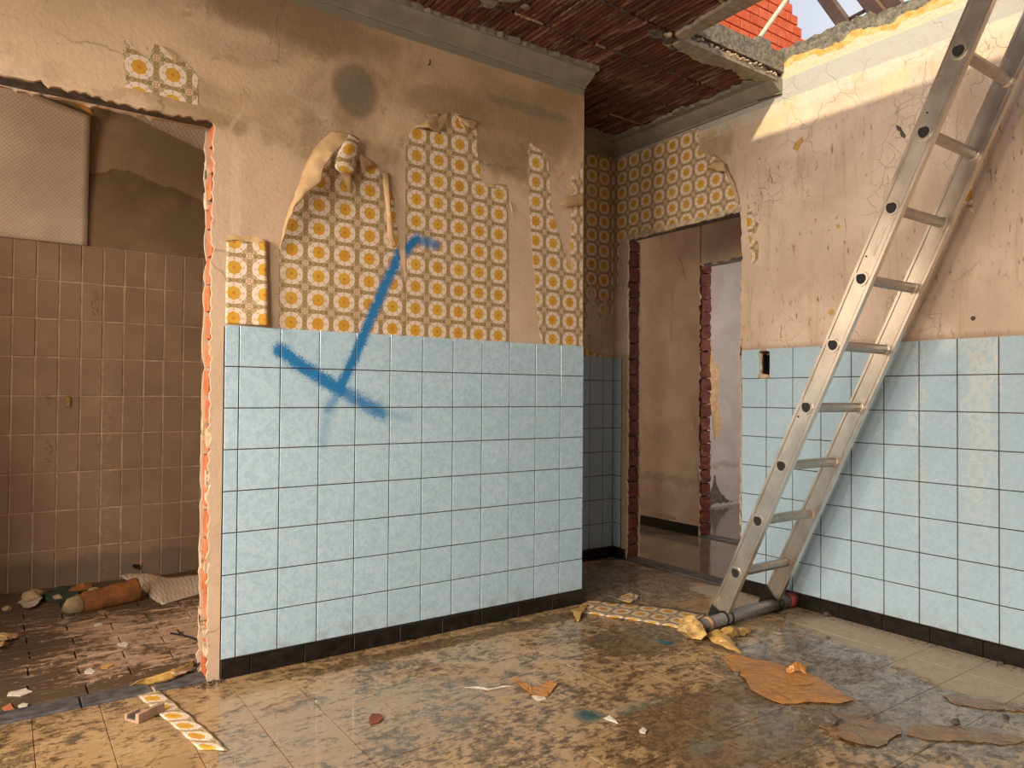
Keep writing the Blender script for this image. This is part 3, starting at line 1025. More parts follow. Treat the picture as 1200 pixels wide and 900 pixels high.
# tile bed and tiles
obj('tile_bed', box((-1.697, 0.0015, 0.066), (0.0, 0.02, 1.266)), MT['grout'], wl)
G = 0.0019
cols = [-1.6975] + [-1.6466 + 0.15 * k for k in range(11)] + [0.0005]
for r_ in range(8):
    zt = 1.268 - 0.15 * r_
    for c_ in range(len(cols) - 1):
        w_ = cols[c_ + 1] - cols[c_]
        key = (round(w_, 3),)
        slab_piece('tile', key, (G, G), (w_ - G, 0.15 - G), 0.0050, 1, -1, 0.0012, MT['tileL'], wl,
                   (cols[c_], 0.004 + rnd.uniform(-0.0004, 0.0004), zt - 0.15), (rnd.uniform(-.002, .002), 0, 0))
bb = struct('baseboard_left', box((-1.698, 0.0, 0), (0.004, 0.02, 0.066)), MT['grout'])
bx = [-1.698] + [-1.596 + 0.2 * k for k in range(8)] + [0.012]
for k in range(len(bx) - 1):
    w_ = bx[k + 1] - bx[k]
    slab_piece('skirting_tile', (round(w_, 3),), (0.0012, 0.001), (w_ - 0.0012, 0.066), 0.014, 1, -1, 0.002, MT['black'], bb, (bx[k], 0.004, 0.0))

# coving
def coving_profile(d, z):
    """(distance out of the wall, height) from the wall bottom to the ceiling tip"""
    return [(0.0, 2.546), (0.010, 2.548), (0.012, 2.556), (0.022, 2.560), (0.034, 2.566), (0.055, 2.578), (0.070, 2.588), (0.080, 2.598), (0.084, 2.604), (0.084, 2.625), (0.0, 2.625)]


def sweep_cove(fn, n, seed):
    bm = bmesh.new()
    rings = []
    prof = coving_profile(0, 0)
    r = random.Random(seed)
    for i in range(n + 1):
        jit = r.uniform(-0.006, 0.006)
        rings.append([bm.verts.new(fn(i / n, d + (jit if d > 0.09 else 0), z)) for d, z in prof])
    m_ = len(prof)
    for i in range(n):
        for k in range(m_):
            bm.faces.new((rings[i][k], rings[i][(k + 1) % m_], rings[i + 1][(k + 1) % m_], rings[i + 1][k]))
    bm.faces.new(rings[0])
    bm.faces.new(rings[-1][::-1])
    return bm


struct('trim_3', sweep_cove(lambda t, d, z: (-4.4 + 4.398 * t - 0.0, 0.003 - d, z), 200, 1), MT['coving'])
struct('trim_4', sweep_cove(lambda t, d, z: (0.0 + (XR - 0.0) * t, YA - d, z), 30, 2), MT['coving'])
struct('trim_5', sweep_cove(lambda t, d, z: (XR - d, YA - (YA + 0.545) * t, z), 50, 3), MT['coving'])

# ------------------------------------------------------------------ alcove wall
wa = struct('wall_alcove', box((-0.002, YA + 0.004, 0), (XR + 0.005, YA + 0.12, 2.62)), MT['plR'])
obj('tile_bed', box((0.0, YA + 0.0015, 0.066), (XR, YA + 0.008, 1.266)), MT['grout'], wa)
acols = [0.035, 0.185, 0.335, 0.485, 0.635, 0.7550, XR - 0.001]
acols = [0.055, 0.205, 0.355, 0.505, 0.640, 0.750, XR - 0.001]
for r_ in range(8):
    for c_ in range(len(acols) - 1):
        w_ = acols[c_ + 1] - acols[c_]
        slab_piece('tile', ('a', round(w_, 3)), (G, G), (w_ - G, 0.15 - G), 0.0050, 1, -1, 0.0012, MT['tileR'], wa, (acols[c_], YA + 0.004, 1.268 - 0.15 * (r_ + 1)))
ba = struct('baseboard_alcove', box((0.0, YA - 0.01, 0), (XR, YA + 0.01, 0.067)), MT['black'])

# ------------------------------------------------------------------ right wall
DY0, DY1 = -0.300, 0.550
T2 = 0.115
hy0, hy1, hz0, hz1 = -0.478, -0.412, 1.125, 1.258
cb = [((XR + 0.012, -4.0, 0), (XR + T2, hy0, 2.62)), ((XR + 0.012, hy1, 0), (XR + T2, DY0 - 0.03, 2.62)),
      ((XR + 0.012, hy0, 0), (XR + T2, hy1, hz0)), ((XR + 0.012, hy0, hz1), (XR + T2, hy1, 2.62)),
      ((XR + 0.07, hy0, hz0), (XR + T2, hy1, hz1)),
      ((XR + 0.012, DY0 - 0.03, 2.02), (XR + T2, DY1 + 0.03, 2.62)), ((XR + 0.012, DY1 + 0.03, 0), (XR + T2, 1.9, 2.62))]
wr = struct('wall_right', boxes(cb), MT['mortarD'])
pr_ = [(YA + 0.002, 2.62), (YA + 0.002, 1.266), (0.60, 1.266), (0.595, 0.0), (DY1, 0.0), (DY1 - 0.004, 1.0), (DY1 + 0.002, 2.0), (0.15, 2.004), (DY0 + 0.01, 2.010), (DY0, 1.9), (DY0 + 0.004, 0.9), (DY0, 0.0), (-0.306, 0.0), (-0.306, 1.266), (-0.412, 1.266),
       (-0.412, 1.258), (-0.478, 1.258), (-0.478, 1.266), (-4.0, 1.266), (-4.0, 2.62)]
jp = jag(pr_, 0.006, 0.018, 11, skip=(0, 1, 2, 3, 11, 12, 13, 14, 15, 16, 17, 18, 19))
obj('plaster_coat', prism([(XR + 0.003, y, z) for y, z in jp], (0.014, 0, 0)), MT['plR'], wr)
# inner plaster edge of the door reveal on the passage side
bk = jag([(DY1 + 0.03, 0.0), (DY1 - 0.003, 0.0), (DY1 + 0.004, 2.0), (DY1 + 0.03, 2.0)], 0.007, 0.03, 12, skip=(0, 2, 3))
obj('plaster_coat', prism([(XR + T2 - 0.006, y, z) for y, z in bk], (0.012, 0, 0)), MT['hall'], wr)
obj('lintel', box((XR + 0.016, DY0 - 0.02, 2.012), (XR + T2 - 0.004, DY1 + 0.02, 2.04)), MT['lintel'], wr)
lt = jag([(DY1 + 0.01, 2.03), (DY1 + 0.01, 1.995), (0.2, 2.0), (DY0, 2.004), (DY0, 2.03)], 0.005, 0.02, 14, skip=(0, 3, 4))
obj('plaster_coat', prism([(XR - 0.006, y, z) for y, z in lt], (0.016, 0, 0)), MT['mortar'], wr)
zb = 0.0
k = 0
while zb < 1.98:
    a = jag([(XR + 0.018, zb + 0.004), (XR + 0.106, zb + 0.004), (XR + 0.106, min(zb + 0.092, 2.0)), (XR + 0.018, min(zb + 0.092, 2.0))], 0.0045, 0.025, 80 + k)
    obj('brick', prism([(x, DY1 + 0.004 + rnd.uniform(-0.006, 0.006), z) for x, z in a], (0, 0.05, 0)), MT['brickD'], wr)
    zb += 0.0965
    k += 1
zb = 0.0
while zb < 1.98:   # bricks of the near jamb, edge-on from here
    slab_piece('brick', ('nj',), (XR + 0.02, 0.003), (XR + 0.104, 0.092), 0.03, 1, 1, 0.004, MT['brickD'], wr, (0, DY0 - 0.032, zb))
    zb += 0.0965
for k in range(5):
    z0 = (0.35, 0.42, 1.02, 1.20, 1.24)[k]
    a = jag([(DY0 - 0.006, z0), (DY0 + 0.005, z0), (DY0 + 0.004, z0 + 0.09), (DY0 - 0.006, z0 + 0.08)], 0.005, 0.015, 90 + k)
    obj('mortar_smear', prism([(XR - 0.002, y, z) for y, z in a], (0.02, 0, 0)), MT['mortar'], wr)
# bed and tiles; the first row is cut round the socket hole
obj('tile_bed', boxes([((XR + 0.0015, -4.0, 0.066), (XR + 0.013, hy0, 1.266)), ((XR + 0.0015, hy1, 0.066), (XR + 0.013, -0.3065, 1.266)),
                       ((XR + 0.0015, hy0, 0.066), (XR + 0.013, hy1, hz0)), ((XR + 0.0015, 0.598, 0.066), (XR + 0.013, YA, 1.266))]), MT['grout'], wr)
rcols = [-0.3063, -0.4563] + [-0.4563 - 0.15 * k for k in range(1, 11)]
for r_ in range(8):
    for c_ in range(len(rcols) - 1):
        if r_ == 0 and c_ in (0, 1):
            continue
        slab_piece('tile', ('r',), (G, G), (0.15 - G, 0.15 - G), 0.0050, 0, -1, 0.0012, MT['tileR'], wr,
                   (XR + 0.004 + rnd.uniform(-0.0004, 0.0004), rcols[c_ + 1], 1.268 - 0.15 * (r_ + 1)), (0, rnd.uniform(-.002, .002), 0))
    slab_piece('tile', ('r2',), (G, G), (YA - 0.6 - G, 0.15 - G), 0.0050, 0, -1, 0.0012, MT['tileR'], wr, (XR + 0.004, 0.6, 1.268 - 0.15 * (r_ + 1)))
t0 = [(-0.3075, 1.1195), (-0.3075, 1.267), (-0.428, 1.267), (-0.412, 1.255), (-0.410, 1.235), (-0.418, 1.21), (-0.416, 1.15), (-0.414, 1.135), (-0.405, 1.1195)]
obj('tile', prism([(XR + 0.004, y, z) for y, z in t0], (-0.0050, 0, 0)), MT['tileR'], wr)
t1 = [(-0.4576, 1.262), (-0.4576, 1.267), (-0.605, 1.267), (-0.605, 1.1195), (-0.480, 1.1195), (-0.476, 1.13), (-0.477, 1.25)]
obj('tile', prism([(XR + 0.004, y, z) for y, z in t1], (-0.0050, 0, 0)), MT['tileR'], wr)
obj('tile_field', box((XR - 0.0025, -4.0, 0.067), (XR + 0.004, -1.9575, 1.267)), MT['tileR'], wr)['kind'] = 'stuff'
br_ = struct('baseboard_right', box((XR, -4.0, 0), (XR + 0.012, -0.3065, 0.066)), MT['grout'])
yb = -0.3065
while yb > -2.6:
    y2 = -0.452 if yb > -0.31 else yb - 0.2
    w_ = yb - y2
    slab_piece('skirting_tile', ('sr', round(w_, 3)), (0.0012, 0.001), (w_ - 0.0012, 0.066), 0.014, 0, -1, 0.002, MT['black'], br_, (XR + 0.004, y2, 0))
    yb = y2
slab_piece('skirting_tile', ('sr', 'x'), (0.0012, 0.001), (0.12, 0.066), 0.014, 0, -1, 0.002, MT['black'], br_, (XR + 0.004, 0.555, 0))

# empty socket box
sb = thing('socket_box', 'empty black electrical box hole knocked into the blue tiles beside the door', 'socket box', (XR, -0.445, 1.19))
bm = bmesh.new()
for a, b in (((XR + 0.004, hy0 + 0.002, hz0 + 0.002), (XR + 0.066, hy0 + 0.006, hz1 - 0.002)), ((XR + 0.004, hy1 - 0.024, hz0 + 0.002), (XR + 0.066, hy1 - 0.020, hz1 - 0.02)),
             ((XR + 0.062, hy0 + 0.002, hz0 + 0.002), (XR + 0.068, hy1 - 0.020, hz1 - 0.002)), ((XR + 0.004, hy0 + 0.002, hz1 - 0.006), (XR + 0.066, hy1 - 0.02, hz1 - 0.002)),
             ((XR + 0.004, hy0 + 0.002, hz0 + 0.002), (XR + 0.066, hy1 - 0.02, hz0 + 0.006))):
    add_box(bm, a, b)
part('box_shell', bm, MT['voidm'], sb)
a = jag([(hy1 + 0.001, hz0), (hy1 - 0.018, hz0 + 0.002), (hy1 - 0.016, hz1 - 0.02), (hy1 + 0.004, hz1)], 0.004, 0.012, 5)
part('broken_plaster', prism([(XR + 0.002, y, z) for y, z in a], (0.02, 0, 0)), MT['mortar'], sb)
a = jag([(hy0 + 0.002, hz0 - 0.006), (hy1 - 0.002, hz0 - 0.006), (hy1 - 0.002, hz0 + 0.016), (hy0 + 0.002, hz0 + 0.008)], 0.003, 0.01, 6)
part('broken_plaster', prism([(XR - 0.004, y, z) for y, z in a], (0.02, 0, 0)), MT['mortar'], sb)

# crown of the right wall above the coving line: broken concrete
tp = [(1.9, 2.60), (-4.0, 2.60), (-4.0, 2.70)]
yy = -3.9
r9 = random.Random(9)
while yy < -0.5:
    z_ = 2.755 + (0.02 if yy > -1.0 else -0.03 * (-1.0 - yy)) + r9.uniform(-0.012, 0.012)
    tp.append((yy, max(z_, 2.67)))
    yy += 0.03
tp += [(-0.45, 2.75), (1.9, 2.75)]
obj('broken_crown', prism([(XR + 0.004, y, z) for y, z in tp], (T2 - 0.004, 0, 0)), MT['crown'], wr)

# ------------------------------------------------------------------ passage and far room seen through the door
O0, O1 = 0.800, -0.05
hw = struct('wall_passage', boxes([((XH + 0.012, O0 + 0.03, 0), (XH + 0.12, 3.2, 2.62)), ((XH + 0.012, O1 - 0.03, 2.02), (XH + 0.12, O0 + 0.03, 2.62)), ((XH + 0.012, -1.5, 0), (XH + 0.12, O1 - 0.03, 2.62))]), MT['mortarD'])
hp = [(3.2, 0.0), (3.2, 2.62), (-1.5, 2.62), (-1.5, 0.0), (O1, 0.0), (O1, 1.995), (O0 + 0.012, 1.985), (O0 + 0.006, 1.3), (O0 + 0.010, 0.9), (O0 + 0.002, 0.0)]
jp = jag(hp, 0.007, 0.025, 21, skip=(0, 1, 2, 3, 4, 9))
obj('plaster_coat', prism([(XH, y, z) for y, z in jp], (0.016, 0, 0)), MT['hall'], hw)
obj('plaster_seam', box((XH - 0.0015, O0 - 0.002, 2.0), (XH, O0 + 0.002, 2.60)), MT['mortarD'], hw)
obj('lintel', box((XH + 0.004, O1 - 0.02, 1.985), (XH + 0.116, O0 + 0.02, 2.04)), MT['lintel'], hw)
zb = 0.0
k = 0
while zb < 1.97:
    a = jag([(XH + 0.010, zb + 0.003), (XH + 0.116, zb + 0.003), (XH + 0.116, min(zb + 0.093, 1.985)), (XH + 0.010, min(zb + 0.093, 1.985))], 0.006, 0.025, 120 + k)
    obj('brick', prism([(x, O0 + rnd.uniform(-0.010, 0.006), z) for x, z in a], (0, 0.06, 0)), MT['brickD'], hw)
    zb += 0.0965
    k += 1
struct('baseboard_passage', box((XH - 0.012, O0 + 0.012, 0), (XH, 3.2, 0.075)), MT['black'])
struct('wall_passage_end', boxes([((XR, 3.1, 0), (XH + 0.1, 3.2, 2.62)), ((XR + 0.05, -1.62, 0), (5.0, -1.5, 2.62))]), MT['hall'])
struct('wall_passage_side', box((XR - 0.06, 0.80, 0), (XR + 0.006, 3.1, 2.62)), MT['hall'])
fw = struct('wall_far_room', boxes([((XH + 0.12, 1.66, 0), (5.0, 1.78, 2.62)), ((4.9, -1.5, 0), (5.0, 1.66, 2.62))]), MT['far'])
th3 = struct('trim_6', box((XH - 0.005, O1, 0.0), (XH + 0.12, O0, 0.006)), MT['slate'])
# torn paper on the far room wall
a = jag([(2.93, 1.80), (3.02, 1.35), (3.10, 1.30), (3.08, 1.05), (3.14, 0.75), (3.05, 0.62), (2.98, 0.95), (2.92, 1.2), (2.90, 1.45)], 0.012, 0.04, 9)
o = obj('torn_paper', prism([(x, 1.655, z) for x, z in a], (0, 0.004, 0)), MT['back'])
tag(o, 'long torn strip of beige paper on the grey wall of the farthest room', 'wallpaper')
a = jag([(2.86, 0.02), (3.32, 0.03), (3.20, 0.07), (3.10, 0.16), (3.04, 0.30), (3.0, 0.17), (2.92, 0.08)], 0.012, 0.03, 10)
obj('damp_patch', prism([(x, 1.657, z) for x, z in a], (0, 0.002, 0)), MT['lintel'], fw)
a = jag([(1.20, 0.085), (1.02, 0.085), (1.03, 0.115), (1.10, 0.115), (1.14, 0.125), (1.19, 0.12)], 0.005, 0.02, 8)
obj('bare_patch', prism([(XH - 0.002, y, z) for y, z in a], (0.002, 0, 0)), MT['stone'], hw)
a = jag([(1.02, 2.06), (1.00, 2.08), (0.93, 1.90), (0.95, 1.885)], 0.003, 0.02, 4)
obj('scrape', prism([(XH - 0.0015, y, z) for y, z in a], (0.0015, 0, 0)), MT['stone'], hw)

# ------------------------------------------------------------------ side room: brown tiles, embossed paper
ws = struct('wall_back', box((-3.85, YB + 0.005, 0), (-0.9, YB + 0.12, 2.75)), MT['side'])
obj('tile_bed', box((-3.8, YB + 0.002, 0.0), (-0.9, YB + 0.006, 1.80)), MT['groutlight'], ws)
c0 = -2.313 - 0.1003 * 5
for r_ in range(9):
    for c_ in range(16):
        x0 = c0 + 0.1003 * c_
        if x0 > -1.0:
            continue
        bz = 1.80 - 0.2 * (r_ + 1)
        slab_piece('tile', ('b',), (0.0022, 0.0022), (0.0981, 0.1978), 0.0052, 1, -1, 0.0035, MT['brown'], ws, (x0, YB + 0.004 + rnd.uniform(-0.001, 0.001), bz),
                   (rnd.uniform(-0.008, 0.008), 0, rnd.uniform(-0.010, 0.010)))
struct('wall_side_room_right', box((-0.95, 0.12, 0), (-0.85, YB, 2.75)), MT['side'])
struct('wall_side_room_left', box((-3.95, 0.12, 0), (-3.85, YB, 2.75)), MT['side'])
struct('ceiling', box((-3.85, 0.125, 2.66), (-0.9, YB + 0.1, 2.75)), MT['ceilplaster'])

# embossed paper still on the back wall, its top corner curling forward
def gridsheet(fn, nu, nv):
    bm = bmesh.new()
    g = [[bm.verts.new(fn(i / (nu - 1), j / (nv - 1))) for j in range(nv)] for i in range(nu)]
    for i in range(nu - 1):
        for j in range(nv - 1):
            bm.faces.new((g[i][j], g[i][j + 1], g[i + 1][j + 1], g[i + 1][j]))
    return bm


def emb1(u, v):
    x = -2.62 + (0.63) * u
    top = 2.60 - 0.115 * max(0, (u - 0.40) / 0.60) ** 0.8
    z = 1.80 + (top - 1.80) * v
    y = YB - 0.010 - 0.05 * (u ** 3) * (v ** 2) - 0.008 * math.sin(u * 4) * v
    return Vector((x, y, z))


ep = thing('embossed_wallpaper', 'pale diamond-embossed wallpaper sheet above the brown tiles with curling top corner', 'wallpaper', (-2.2, YB - 0.01, 1.8))
o = part('sheet', gridsheet(emb1, 20, 20), MT['emb'], ep, True)
thicken(o, 0.002)


def curl1(u, v):
    x = -2.15 + 0.17 * u
    z = 2.585 - 0.105 * u + 0.035 * v * (1 - 0.2 * u)
    y = YB - 0.045 - 0.03 * math.sin(v * 2.5) - 0.01 * u
    return Vector((x, y, z))


o = part('peeled_flap', gridsheet(curl1, 10, 6), MT['brownpaper'], ep, True, 'brown back of the curled top edge')
thicken(o, 0.0015)


def emb2(u, v):
    # sheet sagging from the ceiling, free edge running down to the right
    x = -1.99 + 0.60 * u
    y = 1.45 - 0.32 * v
    zlow = 2.500 - 0.19 * u
    z = zlow + (2.66 - zlow) * v
    return Vector((x, y, z))


hp_ = thing('hanging_embossed_paper', 'white embossed paper sagging from the ceiling behind the left doorway lintel', 'wallpaper', (-1.75, 1.3, 2.66))
o = part('sheet', gridsheet(emb2, 16, 8), MT['emb'], hp_, True)
thicken(o, 0.002)

# ------------------------------------------------------------------ ceiling of ribbed clay tiles with a hole
XO, YO = 0.10, -0.552
cs = struct('ceiling', boxes([((-4.5, -4.1, 2.655), (XO, YA + 0.12, 2.75)), ((XO, YO, 2.655), (XR + T2, YA + 0.12, 2.75)), ((XO, -4.1, 2.655), (XR + 0.1, -2.7, 2.75))]), MT['conc'])
struct('ceiling', box((XR + T2, -1.6, 2.60), (5.0, 3.2, 2.75)), MT['hall'])


def ribbed(w_, l_, nr=9):
    bm = bmesh.new()
    prof = []
    for i in range(nr):
        a = i * w_ / nr
        s = w_ / nr
        prof += [(a + 0.0006, 0.0), (a + s * 0.62, 0.0), (a + s * 0.68, 0.006), (a + s * 0.94, 0.006)]
    prof += [(w_ - 0.0006, 0.0), (w_ - 0.0006, 0.03), (0.0006, 0.03)]
    f0 = [bm.verts.new((x, 0.002, z)) for x, z in prof]
    f1 = [bm.verts.new((x, l_ - 0.002, z)) for x, z in prof]
    n = len(prof)
    for i in range(n):
        j = (i + 1) % n
        bm.faces.new((f0[i], f0[j], f1[j], f1[i]))
    bm.faces.new(f0[::-1])
    bm.faces.new(f1)
    return bm


obj('ceiling_bed', boxes([((-2.2, -2.1, 2.646), (XO - 0.012, 0.0, 2.656)), ((0.0, YO + 0.015, 2.646), (XR, YA, 2.656))]), MT['joint'], cs)
rm = {}
ylist = [0.66, 0.30, 0.02, -0.262, -0.545, -0.83, -1.11, -1.40, -1.69, -1.98]
xlist = [-1.96, -1.71, -1.46, -1.21, -0.96, -0.71, -0.46, -0.21, 0.04, 0.29, 0.54, 0.76]
for i in range(len(xlist) - 1):
    for j in range(len(ylist) - 1):
        x0, x1, y1, y0 = xlist[i], xlist[i + 1], ylist[j], ylist[j + 1]
        if y1 < -0.54 and x0 >= -0.0:
            continue
        if y1 > 0.03 and x1 < 0.0:
            continue
        x1c = min(x1, 0.74)
        k = (round(x1c - x0, 3), round(y1 - y0, 3))
        if k not in rm:
            bm = ribbed(k[0] - 0.010, k[1] - 0.014)
            bmesh.ops.recalc_face_normals(bm, faces=bm.faces)
            me = bpy.data.meshes.new('ceiling_tile')
            bm.to_mesh(me)
            bm.free()
            me.materials.append(MT['clay'])
            rm[k] = me
        o = bpy.data.objects.new('ceiling_tile', rm[k])
        COL.objects.link(o)
        o.parent = cs
        o.location = (x0 + 0.005, y0 + 0.007, 2.622 + rnd.uniform(-0.004, 0.005))
        o.rotation_euler = (rnd.uniform(-0.012, 0.012), rnd.uniform(-0.012, 0.012), 0)


# remaining plaster: strips round the hole and ragged skirts along the coving
def ceil_strip(poly, seed, skip=(), z=2.601, th_=0.026, m='ceilplaster', amp=0.014, step=0.022):
    a = jag(poly, amp, step, seed, skip)
    return obj('plaster_strip', prism([(x, y, z) for x, y in a], (0, 0, th_)), MT[m], cs)


ceil_strip([(XO - 0.01, YO), (XR - 0.05, YO), (XR - 0.10, YO + 0.05), (0.62, YO + 0.10), (0.50, YO + 0.055), (0.32, YO + 0.10), (XO - 0.01, YO + 0.06)], 1, skip=(0,), amp=0.012)
ceil_strip([(XO, YO), (XO, -3.2), (XO - 0.09, -3.2), (XO - 0.08, -1.6), (XO - 0.10, -1.0), (XO - 0.06, YO)], 2, skip=(0, 1), amp=0.010)
ceil_strip([(-2.6, -0.05), (-2.6, -0.07), (-1.1, -0.085), (-0.5, -0.095), (-0.1, -0.100), (0.0, -0.105), (0.0, -0.06), (-0.3, -0.06)], 3, skip=(0, 5, 6, 7), amp=0.006, m='coving')
ceil_strip([(XR - 0.09, 0.66), (XR - 0.13, 0.55), (XR - 0.12, 0.2), (XR - 0.15, 0.0), (XR - 0.11, -0.2), (XR - 0.16, -0.45), (XR - 0.08, -0.5)], 4, skip=(5, 6), m='coving')
ceil_strip([(0.0, YA - 0.09), (0.0, YA - 0.13), (0.3, YA - 0.12), (0.6, YA - 0.15), (XR - 0.1, YA - 0.12), (XR - 0.1, YA - 0.09)], 6, skip=(0, 4, 5), m='coving')
# chip edges of the slab along the hole
bm = bmesh.new()
r5 = random.Random(5)
for k in range(46):
    x = r5.uniform(XO - 0.02, XR - 0.06)
    s = r5.uniform(0.004, 0.010)
    b2 = rock((x, YO + r5.uniform(-0.008, 0.006), 2.612 + r5.uniform(0, 0.02)), s, k, 1)
    me = bpy.data.meshes.new('tmp')
    b2.to_mesh(me)
    b2.free()
    bm.from_mesh(me)
    bpy.data.meshes.remove(me)
o = obj('edge_rubble', bm, MT['mortar'], cs)
o['kind'] = 'stuff'
for k, (x, y, s, mm) in enumerate(((0.045, -0.50, 0.035, 'darkstone'), (0.02, -0.53, 0.018, 'mortar'), (0.08, -0.47, 0.016, 'stone'), (-0.02, -0.50, 0.03, 'darkstone'), (0.12, -0.46, 0.02, 'darkstone'))):
    obj('broken_mortar', rock((x, y, 2.600), s, k + 40, 2, 0.8, squash=(1.3, 0.9, 0.5)), MT[mm], cs)
for k, (px_, py_, s) in enumerate(((597, 3, 0.05), (575, 8, 0.035), (616, 12, 0.02))):
    p = hit(px_, py_, 2, 2.60)
    obj('broken_mortar', rock((p.x, p.y, 2.605), s, k + 50, 2, squash=(1.2, 0.9, 0.4)), MT['conc'], cs)
# ragged mortar lines between the rows of ceiling tiles
for j, yv in enumerate(ylist[1:-1]):
    xa, xb = (-0.0 if yv > 0.05 else -1.9), (0.70 if yv > YO else XO - 0.05)
    x = xa
    while x < xb:
        L = rnd.uniform(0.05, 0.22)
        if rnd.random() < 0.75:
            a = jag([(x, yv - 0.006), (min(x + L, xb), yv - 0.004), (min(x + L, xb), yv + 0.004), (x, yv + 0.006)], 0.006, 0.010, int(x * 1000) + j)
            obj('mortar_line', prism([(p, q, 2.620) for p, q in a], (0, 0, 0.02)), MT[rnd.choice(('stone', 'darkstone', 'darkstone'))], cs)
        x += L + 0.02

# ------------------------------------------------------------------ above the hole: brick gable, pipe, rafters
gw = struct('wall_gable', boxes([((1.5, 1.012, 2.76), (3.45, 1.12, 3.95)), ((1.5, 1.012, 3.95), (3.30, 1.12, 4.30)), ((1.5, 1.012, 4.30), (3.0, 1.12, 4.70)), ((1.5, 1.012, 4.70), (2.7, 1.12, 5.0))]), MT['mortarD'])
zb = 3.60
row = 0
while zb < 5.0:
    xmax = 3.46 - max(0, (zb + 0.04 - 4.13)) * 0.75
    x = 1.9 - (row % 2) * 0.125
    while x < xmax - 0.02:
        x2 = min(x + 0.245, xmax + rnd.uniform(-0.01, 0.012))
        if x2 - x > 0.03:
            slab_piece('brick', ('g', round(x2 - x, 3)), (0.0, 0.0), (x2 - x - 0.008, 0.077), 0.03, 1, -1, 0.003, MT['brickOut'], gw, (x, 1.014 + rnd.uniform(-0.002, 0.002), zb + 0.003))
        x += 0.25
    zb += 0.0855
    row += 1
pp = thing('plastic_pipe', 'thin cream pipe leaning in front of the red brick gable above the hole', 'pipe', (2.02, 0.46, 3.57))
part('pipe', add_tube(bmesh.new(), [(2.02, 0.48, 3.555), (2.43, 0.50, 4.02), (2.70, 0.51, 4.32)], 0.017, 12), MT['pole'], pp, True)
part('pipe_socket', add_tube(bmesh.new(), [(2.005, 0.48, 3.54), (2.045, 0.482, 3.585)], 0.026, 12), MT['pole'], pp, True)
struct('wall_passage_roof_edge', box((1.95, 0.40, 2.75), (2.09, 0.60, 3.56)), MT['conc'])


def beam(name, a, b, wdt, hgt, label, side=None, group=None):
    a, b = Vector(a), Vector(b)
    d = (b - a).normalized()
    up = Vector((1, 0, 0))
    s = d.cross(up).normalized()
    bm = bmesh.new()
    vs = []
    for p in (a, b):
        for su, sv in ((-1, -1), (1, -1), (1, 1), (-1, 1)):
            vs.append(bm.verts.new(p + s * su * wdt / 2 + up * sv * hgt / 2))
    for f in ((0, 1, 2, 3), (7, 6, 5, 4), (0, 4, 5, 1), (1, 5, 6, 2), (2, 6, 7, 3), (3, 7, 4, 0)):
        bm.faces.new([vs[i] for i in f])
    bmesh.ops.bevel(bm, geom=list(bm.edges), offset=0.004, segments=1, affect='EDGES')
    root = thing(name, label, 'beam', tuple(a), group)
    part('beam_body', bm, MT['timber'], root)
    bm2 = bmesh.new()  # paler strip along one side of the beam
    vs = []
    off = s * (-wdt / 2 - 0.0015)
    for p in (a, b):
        for su, sv in ((-1, -0.5), (1, -0.5), (1, 0.5), (-1, 0.5)):
            vs.append(bm2.verts.new(p + off + s * su * 0.0015 + up * sv * hgt * 0.9))
    for f in ((0, 1, 2, 3), (7, 6, 5, 4), (0, 4, 5, 1), (1, 5, 6, 2), (2, 6, 7, 3), (3, 7, 4, 0)):
        bm2.faces.new([vs[i] for i in f])
    part('paler_edge', bm2, MT['timberlight'], root, label='paler edge of the beam')
    return root


dirn = Vector((0, 0.135, 0.235))
base1 = Vector((1.6, -0.46, 3.13))
beam('roof_rafter', base1 - dirn * 1.4, base1 + dirn * 4, 0.062, 0.08, 'dark timber roof rafter nearest the brick gable, seen through the ceiling hole')
base2 = Vector((1.6, -0.645, 3.13))
beam('roof_rafter', base2 - dirn * 1.4, base2 + dirn * 4, 0.07, 0.08, 'second dark rafter beyond the hole, joined to its neighbour by a short cross bar')
base3 = Vector((1.66, -0.735, 3.12))
beam('roof_rafter', base3 - dirn * 1.4, base3 + dirn * 4, 0.07, 0.07, 'rightmost dark rafter beyond the hole, close beside another rafter')
cb_ = thing('cross_bar', 'thin dark cross bar between two rafters above the right wall', 'beam', (1.6, -0.50, 3.19))
part('bar', add_tube(bmesh.new(), [(1.6, -0.44, 3.20), (1.6, -0.62, 3.215)], 0.011, 8), MT['timber'], cb_)
part('bracket', rock((1.6, -0.455, 3.195), 0.016, 3, 1), MT['timber'], cb_)

# ------------------------------------------------------------------ rest of the room shell (behind the camera)
struct('wall_front', boxes([((-4.4, -4.12, 0), (XR + 0.1, -4.0, 2.66))]), MT['shell'])
struct('wall_window_side', boxes([((-3.82, -4.0, 0), (-3.7, -3.12, 2.66)), ((-3.82, -2.32, 0), (-3.7, -2.15, 2.66)), ((-3.82, -3.12, 0), (-3.7, -2.32, 0.55)), ((-3.82, -3.12, 2.05), (-3.7, -2.32, 2.66)), ((-3.82, -0.45, 0), (-3.7, 0.018, 2.66)), ((-3.82, -2.15, 0), (-3.7, -0.45, 0.5)), ((-3.82, -2.15, 2.08), (-3.7, -0.45, 2.66))]), MT['shell'])  # opening nearer the front wall added for the second fill lamp
struct('wall_sun_blocker', box((-6.6, -6.0, 0), (-6.2, 2.5, 4.2)), MT['shell'])  # unseen wall added outside to keep the sun off the left windows

